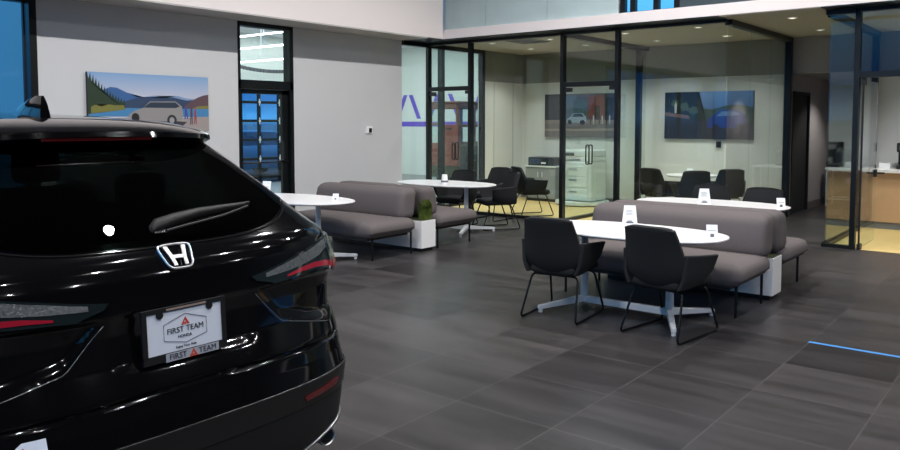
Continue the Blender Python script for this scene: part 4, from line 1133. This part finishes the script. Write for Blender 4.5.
# small badge letters low on the glass
b = NB(); p0 = surf(q_of(0.0, 1.207), 1.207) + snrm(0, 1.207) * .0075
n0 = snrm(0, 1.22); u0 = (Vector((0, 0, 1)) - n0 * n0.z).normalized()
text_mesh(b, 'AWD', .022, p0, (0, 1, 0), u0, 'CENTER'); obj('badge', b, M_SILVER, car, world=True, recalc=False)
# wiper
b = NB()
wn_ = snrm(0, 1.23)
arm = [(-.03, 1.218, .014, .012), (.0, 1.226, .032, .020), (.08, 1.238, .034, .018), (.20, 1.250, .034, .014), (.32, 1.256, .030, .010), (.42, 1.262, .022, .008), (.485, 1.268, .016, .004)]
secs = []
for s, z, off, hh in arm:
    P0 = surf(q_of(s, z), z); N0 = snrm(q_of(s, z), z); U0 = Vector((0, 0, 1)); U0 = (U0 - N0 * U0.dot(N0)).normalized()
    secs.append([b.verts.new(P0 + N0 * (off * .35 + off * .65 * math.cos(2 * PI * k / 10)) + U0 * hh * 1.55 * math.sin(2 * PI * k / 10)) for k in range(10)])
for a, c in zip(secs[:-1], secs[1:]):
    for k in range(10): b.faces.new((a[k], a[(k + 1) % 10], c[(k + 1) % 10], c[k]))
b.faces.new(secs[0]); b.faces.new(secs[-1][::-1])
wp = obj('wiper', b, mat('wiper_black', (.004, .004, .004, 1), .55, spec=.3), car, world=True, smooth=60)
b = NB(); tube(b, [surf(q_of(s, z), z) + snrm(q_of(s, z), z) * .012 for s, z in [(.02, 1.205), (.15, 1.218), (.30, 1.232), (.46, 1.255)]], .005, 6); obj('wiper_blade', b, M_MATTE, wp, world=True)
# number plate, frame and lettering
pz, px_ = .881, CX - .100
PN = Vector((1, 0, .06)).normalized(); PU = Vector((-.06, 0, 1)).normalized(); PR = Vector((0, 1, 0))
po = Vector((px_, -9.312, pz))
b = NB(); prism(b, [(-.153, -.074), (.153, -.074), (.153, .074), (-.153, .074)], po, PR, PU, PN, .003); plate = obj('number_plate', b, M_PLATE, car, world=True, label='white dealer number plate')
b = NB()
for r in ([(-.168, .074), (.168, .074), (.168, .090), (-.168, .090)], [(-.168, -.100), (.168, -.100), (.168, -.072), (-.168, -.072)], [(-.168, -.08), (-.150, -.08), (-.150, .08), (-.168, .08)], [(.150, -.08), (.168, -.08), (.168, .08), (.150, .08)]):
    prism(b, r, po - PN * .004, PR, PU, PN, .012)
for s in (-1, 1): prism(b, blob(s * .10, .066, .013, .013, 16), po, PR, PU, PN, .009)
obj('plate_frame', b, M_BLACK, plate, world=True)
b = NB(); prism(b, [(-.085, -.103), (.130, -.103), (.130, -.074), (-.085, -.074)], po, PR, PU, PN, .0095); obj('frame_strip', b, mat('frame_strip_grey', rgb(168, 170, 178), .4), plate, world=True)
b = NB(); prism(b, [(-.075, .078), (.085, .078), (.085, .085), (-.075, .085)], po, PR, PU, PN, .009)
obj('top_strip', b, mat('frame_top_text', rgb(150, 130, 120), .5), plate, world=True)
def tri_logo(bm, c, h, mi=0):
    """open A-shaped peak with a foot on the right"""
    for poly in ([(-.62, -.5), (-.34, -.5), (.06, .36), (-.0, .5)], [(0, .5), (.02, .5), (.62, -.5), (.30, -.5), (-.10, .32)], [(-.30, -.5), (.10, -.5), (.30, -.2), (-.14, -.22)]):
        prism(bm, [(x * h, y * h) for x, y in poly], c, PR, PU, PN, .0008, mi)
b = NB()
hexp = [(-.088, .022), (-.02, .062), (.05, .062), (.092, .030), (.088, -.026), (.02, -.054), (-.04, -.052), (-.090, -.030)]
q0 = po + PN * .0045
hexp = [(-.086, .028), (.0, .056), (.086, .028), (.086, -.028), (.0, -.048), (-.086, -.028)]
tube(b, [q0 + PR * x + PU * y for x, y in hexp], .0010, 5, closed=True, mi=0)
text_mesh(b, 'FIRST TEAM', .0285, q0 + PU * .001, PR, PU, mi=0)
text_mesh(b, 'HONDA', .0150, q0 + PU * -.023 - PR * .004, PR, PU, mi=0)
text_mesh(b, 'Enjoy Your Ride', .0125, q0 + PU * -.059, PR, PU, mi=0)
q1 = po + PN * .0105 - PU * .0885
text_mesh(b, 'FIRST', .029, q1 - PR * .038, PR, PU, mi=0)
text_mesh(b, 'TEAM', .029, q1 + PR * .082, PR, PU, mi=0)
tri_logo(b, q0 + PU * .031, .027, 1); tri_logo(b, q1 + PR * .024, .028, 1)
obj('lettering', b, [M_TXT, M_ORED], plate, world=True, recalc=False)
# dealer sticker at the left of the bumper
b = NB(); patch(b, sq([(-.675, .570), (-.60, .562), (-.53, .562)]), sq([(-.665, .595), (-.595, .645), (-.53, .645)]), 10, 3, .006, .002); st = obj('sticker', b, M_PLATE, car, world=True, label='white dealer sticker low on the bumper')
PRs, PUs, PNs = PR, PU, PN
PN = snrm(q_of(-.56, .62), .62); PR = Vector((0, 1, 0)); PR = (PR - PN * PR.dot(PN)).normalized(); PU = PN.cross(PR) * 1
sc0 = surf(q_of(-.595, .603), .603) + PN * .0085
b = NB(); tri_logo(b, sc0 + PU * .018, .024, 1); text_mesh(b, 'FIRST TEAM', .020, sc0 - PU * .010, PR, PU, mi=0); obj('sticker_print', b, [M_TXT, M_ORED], st, world=True, recalc=False)
PR, PU, PN = PRs, PUs, PNs
# cabin: floor tub, seats with headrests
M_SEAT = mat('cabin_seat', (.01, .01, .011, 1), .7)
b = NB(); box(b, CX - 3.2, CX - .5, CY - .7, CY + .7, .60, .80); obj('cabin_floor', b, M_MATTE, car, world=True)
b = NB(); box(b, CX - 3.25, CX - 2.9, CY - .70, CY + .70, .8, 1.10); obj('dashboard', b, M_MATTE, car, world=True, bevel=.03)
b = NB(); cushion(b, CX - 1.20, CX - 1.02, CY - .62, CY + .62, .80, 1.22, .06, 0, 8); rs = obj('rear_seat', b, M_SEAT, car, world=True, smooth=True)
for s in (-.38, 0, .38):
    b = NB(); cushion(b, CX - 1.16, CX - 1.06, CY + s - .12, CY + s + .12, 1.23, 1.38 - (.05 if s == 0 else 0), .045, 0, 6); obj('headrest', b, M_SEAT, rs, world=True, smooth=True)
for s in (-.37, .37):
    b = NB(); cushion(b, CX - 2.30, CX - 2.10, CY + s - .24, CY + s + .24, .80, 1.26, .08, 0, 8); fs = obj('front_seat', b, M_SEAT, car, world=True, smooth=True)
    b = NB(); cushion(b, CX - 2.26, CX - 2.15, CY + s - .13, CY + s + .13, 1.28, 1.46, .05, 0, 6); obj('headrest', b, M_SEAT, fs, world=True, smooth=True)

# pale blue car outside the sectional door
t = thing('parked_car', 'pale blue car parked outside the sectional glass garage door', 'car', (-11.6, 4.3, -.12))
def loft(bm, secs):
    for a, c in zip(secs[:-1], secs[1:]):
        n = len(a)
        for k in range(n): bm.faces.new((a[k], a[(k + 1) % n], c[(k + 1) % n], c[k]))
    bm.faces.new(secs[0][::-1]); bm.faces.new(secs[-1])
b = NB(); loft(b, [[b.verts.new((x, y, z)) for x, y in superellipse(lx, ly, 4, 40)] for z, lx, ly in ((.28, .80, 2.1), (.45, .90, 2.25), (.75, .92, 2.28), (.95, .90, 2.2), (1.0, .86, 2.1))]); obj('body', b, M_BLUECAR, t, smooth=40)
b = NB(); loft(b, [[b.verts.new((x, y + .15, z)) for x, y in superellipse(lx, ly, 4, 40)] for z, lx, ly in ((1.0, .84, 1.45), (1.25, .74, 1.15), (1.42, .66, .95))]); obj('cabin', b, mat('car_side_glass', rgb(60, 84, 120), .1), t, smooth=40)
b = NB(); loft(b, [[b.verts.new((x, y + .15, z)) for x, y in superellipse(lx, ly, 4, 40)] for z, lx, ly in ((1.42, .67, .97), (1.47, .60, .8))]); obj('roof', b, M_BLUECAR, t, smooth=40)
for x in (-.8, .8):
    for y in (-1.35, 1.4):
        b = NB(); cyl(b, (x - .1, y, .32), .32, .2, 'X', 24); obj('wheel', b, M_TIRE, t, smooth=40)

# ------------------------------------------------------------------ lights
def spot(name, loc, power, size_deg, col=(1, .99, .99), r=.06, rot=(0, 0, 0), blend=.5):
    l = bpy.data.lights.new(name, 'SPOT'); l.energy = power; l.spot_size = math.radians(size_deg); l.spot_blend = blend; l.color = col; l.shadow_soft_size = r
    o = bpy.data.objects.new(name, l); COL.objects.link(o); o.location = loc; o.rotation_euler = rot; return o
def area(name, loc, sx, sy, power, col, rot=(0, 0, 0), spread=180):
    l = bpy.data.lights.new(name, 'AREA'); l.shape = 'RECTANGLE'; l.size = sx; l.size_y = sy; l.energy = power; l.color = col; l.spread = math.radians(spread)
    o = bpy.data.objects.new(name, l); COL.objects.link(o); o.location = loc; o.rotation_euler = rot; return o
HALL_P, ROW_P = 165, 500
k = 0
for ix, x in enumerate((5.1, 8.2, 11.2, 14.2)):
    for iy, y in enumerate((-12.4, -9.6, -6.8, -4.0, -1.8)):
        t = thing('hall_downlight', 'round hall ceiling downlight, %s row from the left wall, %s from the offices' % (('first', 'second', 'third', 'fourth')[ix], ('fifth', 'fourth', 'third', 'second', 'first')[iy]), 'ceiling light', (x, y, HC), 0, 'hall ceiling downlights')
        b = NB(); tube(b, [(0.075 * math.cos(2 * PI * q / 24), .075 * math.sin(2 * PI * q / 24), -.01) for q in range(24)], .015, 6, closed=True); obj('trim_ring', b, M_BLACK, t, smooth=True)
        b = NB(); cyl(b, (0, 0, -.012), .065, .012, 'Z', 24); obj('lens', b, M_LENS, t)
        spot('hall_lamp', (x, y, HC - .05), ROW_P if ix == 0 else HALL_P, 150, r=.06)
area('service_fill', (-3.9, 1.0, 3.86), 6.5, 10, 480, (.92, .97, 1.0))  # unseen fill panel added to brighten the service drive besides its strips

# ------------------------------------------------------------------ world: blue dusk sky
w = bpy.data.worlds.new('dusk'); sc.world = w; w.use_nodes = True
nt = w.node_tree; bg = nt.nodes['Background']
tc = nt.nodes.new('ShaderNodeTexCoord'); sp2 = nt.nodes.new('ShaderNodeSeparateXYZ'); cr = nt.nodes.new('ShaderNodeValToRGB')
mr = nt.nodes.new('ShaderNodeMapRange'); mr.inputs['From Min'].default_value = -.2; mr.inputs['From Max'].default_value = .8
nt.links.new(tc.outputs['Generated'], sp2.inputs[0]); nt.links.new(sp2.outputs[2], mr.inputs['Value']); nt.links.new(mr.outputs[0], cr.inputs[0]); nt.links.new(cr.outputs[0], bg.inputs[0])
els = cr.color_ramp.elements
els[0].position = 0; els[0].color = (.02, .04, .08, 1); els[1].position = 1; els[1].color = (.05, .20, .50, 1)
for p, c in ((.195, (.03, .10, .25, 1)), (.205, (.06, .28, .68, 1)), (.225, (.02, .13, .42, 1)), (.26, (.01, .11, .42, 1)), (.30, (.05, .28, .66, 1)), (.36, (.09, .40, .82, 1)), (.55, (.07, .32, .70, 1))):
    e = els.new(p); e.color = c
bg.inputs['Strength'].default_value = 1.9

# ------------------------------------------------------------------ camera
cam = bpy.data.cameras.new('camera'); co = bpy.data.objects.new('camera', cam); COL.objects.link(co)
co.location = (9.213, -10.853, 1.625)
co.rotation_euler = (PI / 2 - .060378, 0, .676467)
cam.sensor_width = 36; cam.lens = 771.63 / 900 * 36; cam.shift_y = -(225 - 168.453) / 900
cam.clip_start = .05; cam.clip_end = 300
sc.camera = co
sc.view_settings.view_transform = 'Standard'; sc.view_settings.look = 'None'; sc.view_settings.gamma = 1; sc.view_settings.use_curve_mapping = False
sc.view_settings.exposure = 0.0
sc.cycles.use_denoising = True
sc.cycles.max_bounces = 10; sc.cycles.transparent_max_bounces = 24; sc.cycles.diffuse_bounces = 4; sc.cycles.glossy_bounces = 5
sc.cycles.sample_clamp_indirect = 6.0
